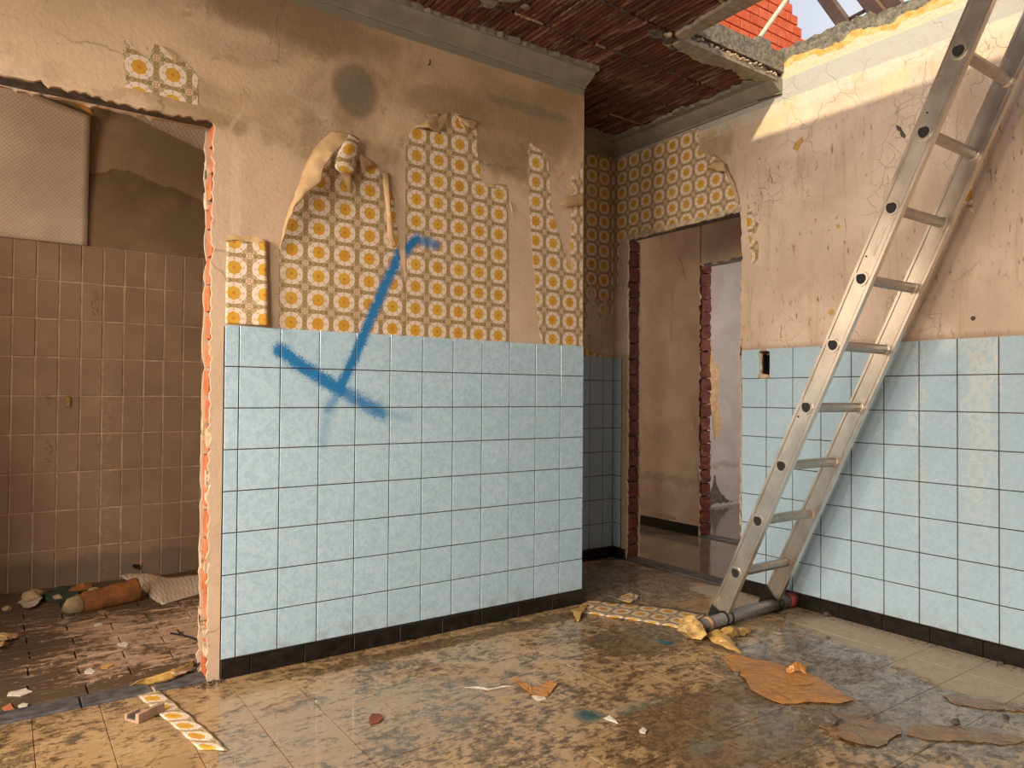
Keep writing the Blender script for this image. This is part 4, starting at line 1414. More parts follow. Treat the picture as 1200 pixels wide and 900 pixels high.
# ------------------------------------------------------------------ wallpaper remnants on the left wall
def remnant(name, pts, label, seed, plane='x', amp=0.005, step=0.016, skip=(), th_=0.002, mat=None, gap=0.0):
    if plane == 'x':
        P = [W1(*p) for p in pts]
        a = jag([(p.x, p.z) for p in P], amp, step, seed, skip)
        c = Vector((sum(p[0] for p in a) / len(a), 0.0, min(p[1] for p in a)))
        root = thing(name, label, 'wallpaper', tuple(c))
        bm = prism([(x, 0.003 - gap, z) for x, z in a], (0, -th_, 0))
        part('sheet', bm, mat or MT['wpx'], root)
    else:
        P = [W2(*p) for p in pts]
        a = jag([(p.y, p.z) for p in P], amp, step, seed, skip)
        c = Vector((XR, sum(p[0] for p in a) / len(a), min(p[1] for p in a)))
        root = thing(name, label, 'wallpaper', tuple(c))
        bm = prism([(XR + 0.003 - gap, y, z) for y, z in a], (-th_, 0, 0))
        part('sheet', bm, mat or MT['wpy'], root)
    return root


remnant('wallpaper_remnant', [(145, 47), (150, 46), (158, 57), (176, 69), (181, 51), (192, 56), (206, 74), (215, 70), (229, 86), (233, 92), (232, 123), (210, 118), (190, 112), (146, 102)],
        'small square flowered wallpaper scrap above the left doorway', 1, amp=0.004)
# scrap of torn backing
p = W1(197, 64, 0.006)
o = obj('paper_tear', loft([W1(190, 55, .003), W1(200, 62, .012), W1(205, 74, .004)], [W1(196, 55, .003), W1(207, 64, .010), W1(206, 74, .004)], n=6, mcount=4, crumple=0.002), MT['back'])
thicken(tag(o, 'tiny curled tan paper tear on the square wallpaper scrap above the doorway', 'wallpaper'))

# free-standing narrow strip, lifted off at its right side
s0 = thing('wallpaper_remnant', 'short narrow flowered wallpaper strip lifting off above the left end of the tiles', 'wallpaper', (-1.63, 0, 1.27))


def strip_fn(u, v):
    a, b = W1(264, 380), W1(311, 382)
    x = a.x + (b.x - a.x) * u
    ztop = W1(266, 278).z + 0.012 * math.sin(u * 9) + 0.006 * mnoise.noise(Vector((u * 12, 0, 0))) - 0.004 * u
    z = 1.272 + (ztop - 1.272) * v
    return Vector((x + 0.004 * mnoise.noise(Vector((v * 9, 3, 0))) * u - 0.006 * u * v, -0.001 - 0.028 * u ** 1.6 * (1 - 0.35 * v), z))


bm = gridsheet(strip_fn, 14, 30)
o = part('sheet', bm, MT['wpx'], s0, True)
thicken(o, 0.0015)
o = part('peeled_flap', loft([W1(264, 283, .004), W1(276, 281, .010), W1(286, 283, .006)], [W1(265, 279, .003), W1(276, 274, .006), W1(290, 280, .005)], n=8, mcount=4, crumple=0.003), MT['back'], s0)
thicken(o)
o = part('peeled_flap', loft([W1(284, 283, .004), W1(298, 284, .014), W1(309, 284, .022)], [W1(284, 276, .003), W1(297, 276, .008), W1(309, 280, .018)], n=8, mcount=4, crumple=0.003), MT['back'], s0)
thicken(o)

r1 = remnant('wallpaper_remnant', [(327, 386.5), (327, 292), (333, 266), (345, 235), (358, 214), (372, 196), (392, 180), (412, 186), (428, 188), (442, 198), (452, 210), (457, 218), (463, 245), (467, 292), (472, 322), (474.5, 332), (474.5, 396)],
             'large flowered wallpaper sheet with peeled folded top, touched by blue paint', 2, skip=(0, 15, 16, 14))
# the big fold: back of the paper, standing off the wall
outer = [W1(327, 292, .004), W1(331, 268, .012), W1(338, 245, .022), W1(350, 215, .03), W1(358, 192, .035), W1(366, 176, .04), (W1(388, 154, .045)), W1(402, 154, .05), W1(414, 160, .05)]
inner = [W1(328, 296, .004), W1(333, 272, .03), W1(345, 244, .055), W1(362, 224, .07), W1(377, 214, .085), W1(379, 196, .085), W1(388, 183, .09), W1(398, 172, .09), W1(409, 163, .08)]
o = part('peeled_flap', loft(outer, inner, (0, -0.018, 0.0), 34, 12, crumple=0.006, seed=4), MT['back'], r1, True, 'tan back of the peeled top edge')
thicken(o)
o = part('peeled_flap', loft([W1(410, 157, .055), W1(402, 168, .085), W1(394, 184, .09), W1(392, 196, .088), W1(400, 203, .085)], [W1(421, 163, .05), W1(419, 172, .07), W1(417, 186, .075), W1(418, 196, .075), W1(412, 203, .08)], (0, -0.01, 0), 16, 9, crumple=0.004, seed=5, uv0=(0.02, 0.055), rag=0.002), MT['wpu'], r1, True, 'hanging tongue of paper with pattern side out')
thicken(o)
o = part('peeled_flap', loft([W1(419, 178, .05), W1(422, 190, .045), W1(424, 198, .04)], [W1(419, 178, .05), W1(432, 186, .03), W1(441, 192, .02)], (0, -0.006, 0), 8, 6, crumple=0.003), MT['back'], r1, True)
thicken(o)
o = part('peeled_flap', loft([W1(396, 197, .03), W1(401, 210, .03), W1(410, 226, .01)], [W1(411, 204, .05), W1(412, 214, .03), W1(411, 226, .012)], (0, -0.006, 0), 10, 5), MT['back'], r1, True)
thicken(o)
o = part('peeled_flap', loft([W1(448, 202, .004), W1(450, 225, .012), W1(453, 255, .02), W1(454, 275, .022), W1(459, 291, .02)], [W1(456, 203, .006), W1(457, 225, .02), W1(459, 255, .03), W1(461, 273, .03), W1(465, 289, .022)], (0, -0.006, 0), 20, 5, crumple=0.002), MT['back'], r1, True)
thicken(o)

r2 = remnant('wallpaper_remnant', [(475.2, 398), (475.2, 330), (475.5, 170), (478, 158), (487, 150), (500, 141), (522, 142), (531, 130), (536, 132), (545, 143), (559, 150), (559.5, 172), (561, 192), (564, 213), (575, 217), (588, 215), (594, 217), (595.5, 222), (595, 250), (596, 330), (596.3, 403.5)],
             'tall flowered wallpaper sheet in the middle of the wall with a ragged torn top', 3, skip=(0, 1, 18, 19, 20), amp=0.003)
for A, B, bl in (([W1(484, 150, .004), W1(498, 140, .02), W1(515, 133, .012)], [W1(490, 150, .012), W1(503, 150, .035), W1(517, 158, .004)], 0.01),
                 ([W1(500, 134, .006), W1(512, 133, .006), W1(526, 133, .004)], [W1(513, 155, .012), W1(520, 150, .012), W1(523, 143, .008)], 0.005),
                 ([W1(533, 133, .004), W1(545, 138, .006), W1(560, 142, .004)], [W1(541, 146, .01), W1(550, 150, .018), W1(556, 153, .004)], 0.01),
                 ([W1(538, 143, .015), W1(543, 149, .02), W1(547, 158, .004)], [W1(541, 141, .015), W1(547, 149, .015), W1(548, 158, .004)], 0.004)):
    o = part('peeled_flap', loft(A, B, (0, -bl, 0), 12, 6, crumple=0.003, seed=8), MT['back'], r2, True)
    thicken(o)
o = part('peeled_flap', loft([W1(568, 216, .003), W1(578, 215, .006)], [W1(568, 219, .003), W1(580, 220, .006)], (0, -.003, 0), 5, 4), MT['back'], r2)
thicken(o)

remnant('wallpaper_remnant', [(619.5, 172), (622, 167), (625, 170), (634, 176), (640, 178), (643, 195), (645, 215), (646, 240), (652, 262), (658, 282), (664, 303), (670, 320), (672, 322), (671, 312), (669, 290), (671, 260), (670.5, 225), (671.5, 203), (673, 199), (674, 210), (678, 212), (680, 196), (683, 185), (683.2, 406), (637, 403.8), (633, 392), (630, 372), (629, 345), (627, 320), (624, 295), (622, 262), (620, 225), (619, 205)],
        'narrow forked flowered wallpaper remnant at the right end of the blue-tiled wall', 4, amp=0.0025, step=0.014, skip=(22, 23))
tc_ = thing('torn_paper_curl', 'tan curled paper tongue sticking out near the right end of the wall', 'wallpaper', tuple(W1(670, 236)))
o = part('tongue', loft([W1(683.5, 226, .003), W1(671, 229, .02), W1(662, 232, .03), W1(656, 238, .022)], [W1(683.5, 241, .004), W1(672, 242, .02), W1(663, 243, .03), W1(656, 239, .022)], (0, -0.008, 0), 12, 6, crumple=0.002), MT['back'], tc_, True)
thicken(o)
o = obj('wallpaper_remnant', loft([W1(596.5, 236, .003), W1(598, 242, .006), W1(600, 250, .003)], [W1(599, 236, .003), W1(602, 245, .008), W1(600, 253, .003)], (0, -.003, 0), 6, 4), MT['back'])
thicken(tag(o, 'tiny tan paper curl beside the tall wallpaper sheet', 'wallpaper'))

# ------------------------------------------------------------------ wallpaper in the alcove and over the door
def poly_at(pts, y):
    return [hit(px_, py_, 1, y) for px_, py_ in pts]


P = poly_at([(683, 176), (718, 184), (718, 350), (713, 378), (712, 350), (709, 340), (707, 362), (704, 386), (702, 362), (696, 345), (693, 330), (690, 352), (686, 388), (684, 392), (683, 340)], YA)
zc_ = 2.548
P2 = [(max(p.x, 0.0) if i not in (1, 2) else XR - 0.001, min(p.z, zc_)) for i, p in enumerate(P)]
P2[0] = (0.0, zc_)
P2[1] = (XR - 0.001, zc_)
P2[-1] = (0.0, P2[-1][1])
P2[-2] = (0.30, P2[-2][1])
a = jag(P2, 0.008, 0.02, 6, skip=(0, 1, 13, 14))
o = obj('wallpaper_remnant', prism([(x, YA + 0.003, z) for x, z in a], (0, -0.002, 0)), MT['wpx'])
tag(o, 'dark flowered wallpaper in the shaded alcove beside the passage door', 'wallpaper')
p = hit(690, 415, 1, YA)
o = obj('wallpaper_remnant', prism([(x, YA + 0.003, z) for x, z in jag([(0.3, 1.268), (0.3, 1.31), (0.62, 1.31), (0.69, 1.285), (0.76, 1.275), (0.80, 1.268)], 0.004, 0.02, 9, skip=(0, 5))], (0, -0.002, 0)), MT['wpx'])
tag(o, 'low ragged wallpaper sliver just above the alcove tiles', 'wallpaper')

r3 = remnant('wallpaper_remnant', [(718, 190), (818, 149), (819, 177), (829, 181), (836, 182), (846, 196), (855, 215), (861, 233), (864.5, 240), (852, 246), (800, 262), (738, 277), (727, 280), (724, 330), (722, 345)],
             'flowered wallpaper band over the passage doorway with a curled right edge', 7, plane='y', skip=(0, 1, 14, 13), amp=0.003)
for A, B, bl in (([W2(834, 181, .004), W2(845, 190, .015), W2(855, 212, .02), W2(862, 230, .01), W2(865, 240, .004)], [W2(838, 181, .004), W2(850, 193, .012), W2(860, 214, .012), W2(865, 230, .006), W2(867, 239, .003)], 0.008),
                 ([W2(829, 194, .05), W2(838, 188, .06), W2(848, 190, .045)], [W2(831, 198, .05), W2(841, 201, .06), W2(851, 201, .03)], 0.012)):
    o = part('peeled_flap', loft(A, B, (-bl, 0, 0), 14, 6, crumple=0.003, seed=2), MT['back'], r3, True, 'tan curled edge')
    thicken(o)
remnant('wallpaper_remnant', [(876, 240), (881, 247), (884, 258), (889, 262), (886, 272), (879, 276), (888, 284), (889, 300), (884, 309), (880, 308), (879, 290), (876, 270), (875, 250)],
        'small two-flower wallpaper remnant at the right side of the passage doorway', 8, plane='y', amp=0.003, step=0.01)
o = obj('wallpaper_remnant', prism([(XR + 0.003, y, z) for y, z in jag([(W2(931, 165).y, W2(931, 168).z), (W2(940, 160).y, W2(940, 160).z), (W2(941, 165).y, W2(941, 165).z), (W2(934, 177).y, W2(934, 177).z), (W2(929, 174).y, W2(929, 174).z)], 0.002, 0.01, 3)], (-0.002, 0, 0)), MT['back_gold'])
tag(o, 'tiny ochre paper scrap high on the cream wall', 'wallpaper')
o = obj('plaster_chip', prism([(XR + 0.003, y, z) for y, z in jag([(W2(q, s).y, W2(q, s).z) for q, s in ((1050, 146), (1054, 148), (1061, 158), (1060, 162), (1056, 160), (1052, 153))], 0.003, 0.01, 3)], (-0.003, 0, 0)), MT['darkstone'])
tag(o, 'small dark chip in the cream wall left of the ladder top', 'plaster chip')
remnant('wallpaper_remnant', [(1133, 208), (1138, 216), (1139, 232), (1141, 252), (1134, 244), (1126, 233), (1131, 222)], 'pointed flowered wallpaper scrap just right of the ladder', 9, plane='y', amp=0.003, step=0.01)
for k, (q, s, sc) in enumerate(((974, 366, .016), (982, 265, .010), (1140, 373, .010), (915, 395, .006))):
    p = W2(q, s)
    obj('plaster_pit', prism([(XR + 0.003, y, z) for y, z in jag([(p.y + sc * math.cos(t_), p.z + sc * math.sin(t_)) for t_ in (0, 1, 2, 3, 4, 5)], 0.003, 0.008, k)], (-0.0015, 0, 0)), MT['back_gold' if k != 2 else 'darkstone'], wr)
# slim rod stuck in the right coving
ro = thing('thin_rod', 'thin dark metal rod lying against the top of the cream wall near the hole', 'rod', tuple(W2(890, 116, .01)))
part('rod', add_tube(bmesh.new(), [W2(888, 118, .012), W2(915, 110, .008)], 0.003, 8), MT['blackrub'], ro)

# small nail and hook on the left wall
nh = thing('nail_hook', 'small bent black nail in the upper left wall', 'nail', tuple(W1(503, 73)))
part('nail', add_tube(bmesh.new(), [W1(504, 70, 0), W1(504, 71, .02), W1(504, 75, .022), W1(502, 76, .02)], 0.003, 6), MT['blackrub'], nh)
# brass hooks on brown tiles
for px_, lab in ((80, 'small brass hook plate on the brown tiles, the larger right one'), (54, 'small empty hook plate on the brown tiles left of the brass one')):
    c = hit(px_, 470, 1, YB - 0.008)
    hk = thing('tile_hook', lab, 'hook', (c.x, YB - 0.006, c.z - 0.03))
    if px_ == 80:
        part('plate', chamfer_slab((c.x - 0.011, c.z - 0.028), (c.x + 0.011, c.z + 0.022), 0.008, 1, -1, 0.002), MT['brass'], hk)
        for v in hk.children[0].data.vertices:
            v.co.y += YB - 0.006
    else:
        part('plate', box((c.x - 0.010, YB - 0.009, c.z - 0.02), (c.x + 0.010, YB - 0.006, c.z - 0.004)), MT['brown'], hk)
    part('hook_arm', add_tube(bmesh.new(), [(c.x, YB - 0.006, c.z + 0.018), (c.x, YB - 0.024, c.z + 0.02), (c.x, YB - 0.026, c.z + 0.034)], 0.003, 8), MT['brass'], hk)
# tap stub near the floor
c = hit(158, 663, 1, YB - 0.01)
ts = thing('pipe_stub', 'dark capped pipe stub low on the brown tiled wall', 'pipe', (c.x, YB - 0.01, c.z - 0.02))
part('stub', add_tube(bmesh.new(), [(c.x, YB, c.z), (c.x, YB - 0.05, c.z)], 0.009, 10), MT['blackrub'], ts)
part('cap', add_tube(bmesh.new(), [(c.x - 0.018, YB - 0.04, c.z + 0.006), (c.x + 0.018, YB - 0.04, c.z + 0.006)], 0.006, 8), MT['blackrub'], ts)

# ------------------------------------------------------------------ the ladder
LA = Vector((0, -0.1130, 0.2440)).normalized()     # along the rails
LN = Vector((0, -LA.z, LA.y)).normalized()         # out of the ladder, towards the room (front)
XL0, XL1 = 0.286, 0.686
ref = Vector((0, -1.030, 0.982))                   # centre of the rail at one rung
lad = thing('ladder', 'tall aluminium ladder leaning up through the ceiling hole in front of the right wall', 'ladder', (0.49, -0.58, 0.03))
s_bot = -(0.982 - 0.055) / LA.z
s_top = (2.9 - 0.982) / LA.z


def lad_pt(x, s, n):
    return Vector((x, 0, 0)) + ref + LA * s + LN * n


def rail_bm(xo, inward):
    """C-section: web with a raised centre, flanges turned inward"""
    prof = [(0.000, -0.041), (0.000, -0.030), (0.0025, -0.027), (0.0025, 0.027), (0.000, 0.030), (0.000, 0.041), (0.024, 0.041), (0.024, 0.037), (0.005, 0.037), (0.0055, -0.037), (0.024, -0.037), (0.024, -0.041)]
    bm = bmesh.new()
    r0 = [bm.verts.new(lad_pt(xo + x * inward, s_bot, n)) for x, n in prof]
    r1_ = [bm.verts.new(lad_pt(xo + x * inward, s_top, n)) for x, n in prof]
    n_ = len(prof)
    for i in range(n_):
        j = (i + 1) % n_
        bm.faces.new((r0[i], r0[j], r1_[j], r1_[i]))
    for rr in (r0, r1_):
        bm.faces.new(rr)
    return bm


part('rail', rail_bm(XL0, 1), MT['alu'], lad)
# the far rail turns its open side to the outside, so its flat web shows to the room as well
part('rail', rail_bm(XL1 - 0.026, 1), MT['alu'], lad)


def D_section(r):
    """rung profile: flat tread side, rounded underside (n, s) pairs"""
    pts = [(-0.010, 0.013), (0.006, 0.013), (0.013, 0.007), (0.014, -0.002), (0.009, -0.011), (0.0, -0.015), (-0.008, -0.012), (-0.013, -0.004), (-0.014, 0.006)]
    return [(a * r, b * r) for a, b in pts]


def d_prism(x0, x1, s, r, hollow=False):
    bm = bmesh.new()
    pr0 = D_section(r)
    # the tread faces straight up, so the section is turned by the lean of the ladder
    ang = math.atan2(-LA.y, LA.z)
    def pt(x, a, b):
        c_ = lad_pt(x, s, 0)
        return c_ + Vector((0, -1, 0)) * a + Vector((0, 0, 1)) * b
    a0 = [bm.verts.new(pt(x0, a, b)) for a, b in pr0]
    a1 = [bm.verts.new(pt(x1, a, b)) for a, b in pr0]
    n_ = len(pr0)
    for i in range(n_):
        j = (i + 1) % n_
        bm.faces.new((a0[i], a0[j], a1[j], a1[i]))
    if hollow:
        b0 = [bm.verts.new(pt(x0, a * 0.72, b * 0.72)) for a, b in pr0]
        b1 = [bm.verts.new(pt(x0 + 0.02, a * 0.72, b * 0.72)) for a, b in pr0]
        for i in range(n_):
            j = (i + 1) % n_
            bm.faces.new((a0[i], a0[j], b0[j], b0[i]))
            bm.faces.new((b0[i], b0[j], b1[j], b1[i]))
        bm.faces.new(b1)
    else:
        bm.faces.new(a0)
    bm.faces.new(a1)
    return bm


for k in range(-3, 8):
    s = k * 0.2689
    if s > s_top - 0.1:
        break
    rg = part('rung', d_prism(XL0 + 0.004, XL1 - 0.024, s, 1.4), MT['alud'], lad)
    for xx, dx in ((XL0, -0.003), (XL1 - 0.026, -0.004)):
        cl = d_prism(xx + dx, xx + 0.004, s, 1.95 if xx == XL0 else 1.75, hollow=(xx == XL0))
        bmesh.ops.translate(cl, verts=cl.verts, vec=-lad.location)
        obj('rung_collar', cl, MT['alu'], rg)
    dk = d_prism(XL0 - 0.0035, XL0 + 0.002, s, 1.38)  # black plug stands in for the shade inside the hollow rung
    bmesh.ops.translate(dk, verts=dk.verts, vec=-lad.location)
    o = obj('rung_end_shade', dk, MT['voidm'], rg)
    o['label'] = 'black plug for the shade in the hollow rung end'
# rivets and a worn sticker
part('rivet', add_tube(bmesh.new(), [lad_pt(XL0 - 0.003, s_bot + 0.085, 0), lad_pt(XL0 + 0.004, s_bot + 0.085, 0)], 0.007, 10), MT['alu'], lad)
for s in (-0.05, 0.62, 1.14):
    part('rivet', add_tube(bmesh.new(), [lad_pt(XL0 - 0.0015, s, -0.018), lad_pt(XL0 + 0.004, s, -0.018)], 0.0035, 8), MT['blackrub'], lad)
bm = bmesh.new()
q = [lad_pt(XL0 + 0.001, 0.63, -0.004), lad_pt(XL0 + 0.001, 0.63, 0.010), lad_pt(XL0 + 0.001, 0.74, 0.010), lad_pt(XL0 + 0.001, 0.74, -0.004)]
part('sticker', prism(q, (0.002, 0, 0)), simple('pale_sticker', (0.62, 0.52, 0.42), 0.5), lad, label='pale worn sticker on the near rail')
# foot tube
FT = Vector((0, -0.622, 0.036))
part('stabiliser_tube', add_tube(bmesh.new(), [(0.075, FT.y - 0.020, FT.z), (0.45, FT.y, FT.z), (0.80, FT.y + 0.002, FT.z)], 0.027, 20), MT['tube'], lad, True)
for x0, x1, yo in ((0.058, 0.100, -0.019), (0.770, 0.824, 0.002)):
    part('end_cap', add_tube(bmesh.new(), [(x0, FT.y + yo, FT.z), ((x0 + x1) / 2, FT.y + yo, FT.z), (x1, FT.y + yo, FT.z)], [0.033, 0.0345, 0.0335], 20), MT['redcap'], lad, True, 'dark red rubber cap')
for xo in (XL0, XL1 - 0.026):
    bm = bmesh.new()
    for x in (xo - 0.006, xo + 0.030):
        add_tube(bm, [(x - 0.004, FT.y - 0.004, FT.z), (x + 0.006, FT.y - 0.004, FT.z)], 0.034, 20)
    part('foot_clamp', bm, MT['blackrub'], lad, True)
    bm = bmesh.new()
    pts = [lad_pt(xo - 0.006, s_bot - 0.045, -0.044), lad_pt(xo - 0.006, s_bot - 0.045, 0.044), lad_pt(xo - 0.006, s_bot + 0.012, 0.044), lad_pt(xo - 0.006, s_bot + 0.055, -0.044)]
    if xo == XL0:
        pts = [lad_pt(xo - 0.004, s_bot - 0.045, -0.044), lad_pt(xo - 0.004, s_bot - 0.05, 0.046), lad_pt(xo - 0.004, s_bot + 0.006, 0.046), lad_pt(xo - 0.004, s_bot + 0.012, -0.044)]
    add_prism(bm, pts, (0.034, 0, 0))
    part('foot_shoe', bm, MT['blackrub'], lad)
# tape round the tube
part('tape_band', add_tube(bmesh.new(), [(0.155, FT.y - 0.016, FT.z), (0.180, FT.y - 0.015, FT.z)], 0.0295, 20), MT['back'], lad, True, 'tan tape band')

# crumpled wallpaper round the left end of the foot
cr = tag(obj('crumpled_wallpaper', rock((0.035, -0.665, 0.0), 0.052, 12, 2, 0.75, (1.0, 1.1, 0.85)), MT['wad']), 'crumpled yellow wallpaper wad stuck on the left end of the ladder foot tube', 'wallpaper')


def ragsheet(pts, label, mat, seed=1, z=0.002, th_=0.0015, amp=0.006, name='paper_scrap', lift=0.0, cat='paper scrap'):
    """floor paper: torn outline filled and gently waved"""
    P = [FL(*p) for p in pts]
    a = jag([(p.x, p.y) for p in P], amp, 0.02, seed)
    bm = bmesh.new()
    uvl = bm.loops.layers.uv.new('UVMap')
    add_prism(bm, [(x, y, 0) for x, y in a], (0, 0, th_))
    bmesh.ops.subdivide_edges(bm, edges=[e for e in bm.edges if e.calc_length() > 0.04], cuts=3, use_grid_fill=True)
    for v in bm.verts:
        v.co.z += z + lift * max(0, mnoise.noise(Vector((v.co.x * 9 + seed, v.co.y * 9, 0))) + 0.2)
    for f in bm.faces:
        for lp in f.loops:
            lp[uvl].uv = (lp.vert.co.x, lp.vert.co.y)
    o = obj(name, bm, mat)
    return tag(o, label, cat)


ragsheet([(846, 771), (862, 769), (886, 775), (902, 777), (925, 784), (935, 781), (952, 792), (1003, 822), (985, 826), (950, 824), (918, 826), (903, 821), (880, 810), (872, 796), (855, 783)],
         'largest wet orange-brown paper sheet on the floor right of the ladder foot', MT['brownpaper'], 3, lift=0.008, amp=0.003)
o = obj('paper_scrap', loft([FL(921, 786, .004), FL(935, 778, .03), FL(944, 779, .022)], [FL(922, 789, .004), FL(938, 786, .012), FL(945, 791, .004)], (0, 0, .02), 10, 6, crumple=0.006), MT['brownpaper'])
thicken(tag(o, 'upturned pointed corner of paper on the largest brown sheet', 'paper scrap'))
ragsheet([(960, 852), (975, 838), (995, 838), (1020, 846), (1040, 850), (1052, 852), (1057, 862), (1030, 876), (1000, 872), (975, 862)], 'dull brown soaked paper with a grey stone on its left end', MT['dullpaper'], 4, lift=0.006)
ragsheet([(1063, 852), (1100, 851), (1150, 855), (1172, 860), (1205, 868), (1190, 873), (1130, 870), (1090, 868), (1062, 862)], 'long dull brown paper strip at the front right of the floor', MT['dullpaper'], 5, lift=0.005)
ragsheet([(1103, 815), (1130, 817), (1180, 826), (1205, 828), (1205, 836), (1160, 832), (1120, 826)], 'narrow dull brown paper strip near the right edge, farther back', MT['dullpaper'], 6, lift=0.004)
ragsheet([(601, 796), (608, 796), (624, 808), (632, 806), (645, 799), (653, 803), (641, 818), (627, 816), (612, 808)], 'small V-shaped orange-brown paper scrap in the middle of the floor', MT['brownpaper'], 7, lift=0.012, amp=0.002)
ragsheet([(623, 816), (636, 815), (640, 820), (630, 822)], 'white torn tip beside the V-shaped paper scrap', MT['white'], 8, amp=0.002, z=0.001)
ragsheet([(543, 806), (560, 805), (572, 807.5), (590, 804), (600, 804.5), (590, 806), (572, 809), (558, 806.8)], 'thin wavy white fibre line on the floor left of the V-shaped scrap', MT['white'], 9, amp=0.003, z=0.001)
ragsheet([(432, 844), (436, 839), (446, 838), (450, 842), (444, 848), (434, 850)], 'small dark red dead leaf on the wet floor below the blue tiles', simple('dead_leaf', (0.20, 0.045, 0.02), 0.4), 10, amp=0.002, z=0.003, lift=0.01, name='dead_leaf', cat='leaf')

# flowered strips on the floor
def wp_floor(A, B, label, mat, n=24, lift=0.0, seed=1, uv0=(0, 0), rag=0.004, bulge=(0, 0, 0)):
    A = [FL(*p[:2], (p[2] if len(p) > 2 else 0.003)) for p in A]
    B = [FL(*p[:2], (p[2] if len(p) > 2 else 0.003)) for p in B]
    o = obj('wallpaper_scrap', loft(A, B, bulge, n, 8, seed=seed, uv0=uv0, rag=rag, crumple=lift), mat, smooth=True)
    thicken(o)
    return tag(o, label, 'wallpaper')


wp_floor([(151, 806), (172, 826), (203, 850), (232, 878)], [(180, 802), (204, 822), (238, 850), (268, 879)], 'long flowered wallpaper strip lying on the wet floor in front of the left doorway', MT['wpu'], lift=0.002, seed=2, uv0=(0.02, 0.0))
wp_floor([(149, 805, .004), (165, 797, .03), (195, 788, .035), (228, 774, .01)], [(176, 803, .004), (196, 798, .014), (212, 791, .014), (229, 782, .003)], 'yellowed paper back curled over the grey threshold', MT['back_gold'], lift=0.002, seed=3, bulge=(0, 0, .012))
wp_floor([(200, 788, .034), (215, 783, .03), (228, 779, .02)], [(206, 793, .02), (218, 788, .016), (229, 785, .006)], 'patterned edge of the curled paper on the threshold', MT['wpu'], n=8, seed=4)
wp_floor([(672, 716), (700, 721), (745, 727), (800, 737)], [(690, 702), (725, 706), (770, 710), (828, 719)], 'wet flowered wallpaper strip flat on the floor left of the ladder foot', MT['wpw'], seed=5, uv0=(0.053, 0.02), rag=0.006)
wp_floor([(668, 713, .004), (672, 718, .02), (676, 728, .004)], [(690, 709, .004), (682, 717, .02), (677, 729, .004)], 'pointed curl of yellowed wallpaper at the bottom corner of the tiled wall', MT['back_gold'], n=8, seed=6, lift=0.006)
wp_floor([(728, 697, .003), (740, 694, .012), (750, 697, .003)], [(724, 703, .003), (738, 706, .010), (747, 703, .003)], 'small crumpled flowered scrap in front of the alcove', MT['wpw'], n=8, seed=7, lift=0.006)
for k, (A, B, lab) in enumerate((
        ([(823, 745, .004), (838, 752, .02), (860, 764, .006)], [(842, 738, .03), (856, 750, .02), (868, 766, .004)], 'gold paper flap trailing from the tube towards the brown sheet'),
        ([(845, 738, .03), (852, 746, .03), (850, 752, .006)], [(862, 737, .03), (868, 743, .02), (858, 751, .004)], 'crumpled gold paper lump under the near ladder rail'),
        ([(862, 740, .02), (875, 737, .012), (884, 738, .003)], [(862, 746, .004), (874, 744, .006), (882, 740, .003)], 'pale crumpled paper tail right of the gold lump'))):
    A = [FL(*p) for p in A]
    B = [FL(*p) for p in B]
    o = obj('crumpled_wallpaper', loft(A, B, (0, 0, 0.018), 16, 9, crumple=0.012, seed=20 + k), MT['back_gold'])
    thicken(tag(o, lab, 'wallpaper'))

# rubble and bits
for k, (px_, py_, s, mm, lab) in enumerate((
        (970, 722, 0.018, 'darkstone', 'brown rubble lump against the black skirting right of the ladder foot'),
        (974, 850, 0.024, 'darkstone', 'grey-brown stone sitting on the dull brown paper'),
        (864, 791, 0.013, 'darkstone', 'small black lump at the left edge of the orange-brown sheet'),
        (970, 748, 0.008, 'darkstone', 'small dark pebble below the skirting rubble lump'),
        (1172, 779, 0.011, 'darkstone', 'dark pebble against the skirting near the right edge'),
        (1120, 850, 0.013, 'darkstone', 'dark lump on the long dull paper strip'),
        (1179, 842, 0.010, 'darkstone', 'dark pebble between the two right paper strips'),
        (37, 706, 0.045, 'stone', 'round pale rubble stone on the side room floor'),
        (68, 704, 0.022, 'stone', 'small flat stone beside the round pale stone'),
        (110, 697, 0.030, 'stone', 'pale rubble stone behind the rusty roll'),
        (240, 786, 0.018, 'mortar', 'pinkish mortar chip at the foot of the brick jamb'),
        (247, 793, 0.010, 'mortar', 'small mortar crumb at the jamb foot'),
        (8, 716, 0.018, 'stone', 'small stone at the far left of the side room'),
        (702, 652, 0.012, 'stone', 'upright crumb against the alcove skirting'),
        (735, 650, 0.014, 'stone', 'pale crumb at the foot of the door jamb'),
        (718, 656, 0.012, 'darkstone', 'dark crumb in the alcove corner'),
        (700, 692, 0.012, 'darkstone', 'black crumb on the floor in front of the alcove'))):
    p = FL(px_, py_)
    o = obj('rubble_stone', rock((p.x, p.y, -0.002), s, k, 2, 0.5), MT[mm])
    tag(o, lab, 'rubble')
# fine debris: countless crumbs
bm = bmesh.new()
r6 = random.Random(66)


def crumb(x, y, s):
    c = Vector((x, y, s * 0.35))
    v = [bm.verts.new(c + Vector((r6.uniform(-1, 1), r6.uniform(-1, 1), r6.uniform(-0.5, 0.5))) * s) for _ in range(5)]
    for f in ((0, 1, 2), (0, 2, 3), (0, 3, 1), (1, 2, 4), (2, 3, 4), (3, 1, 4)):
        bm.faces.new([v[i] for i in f])


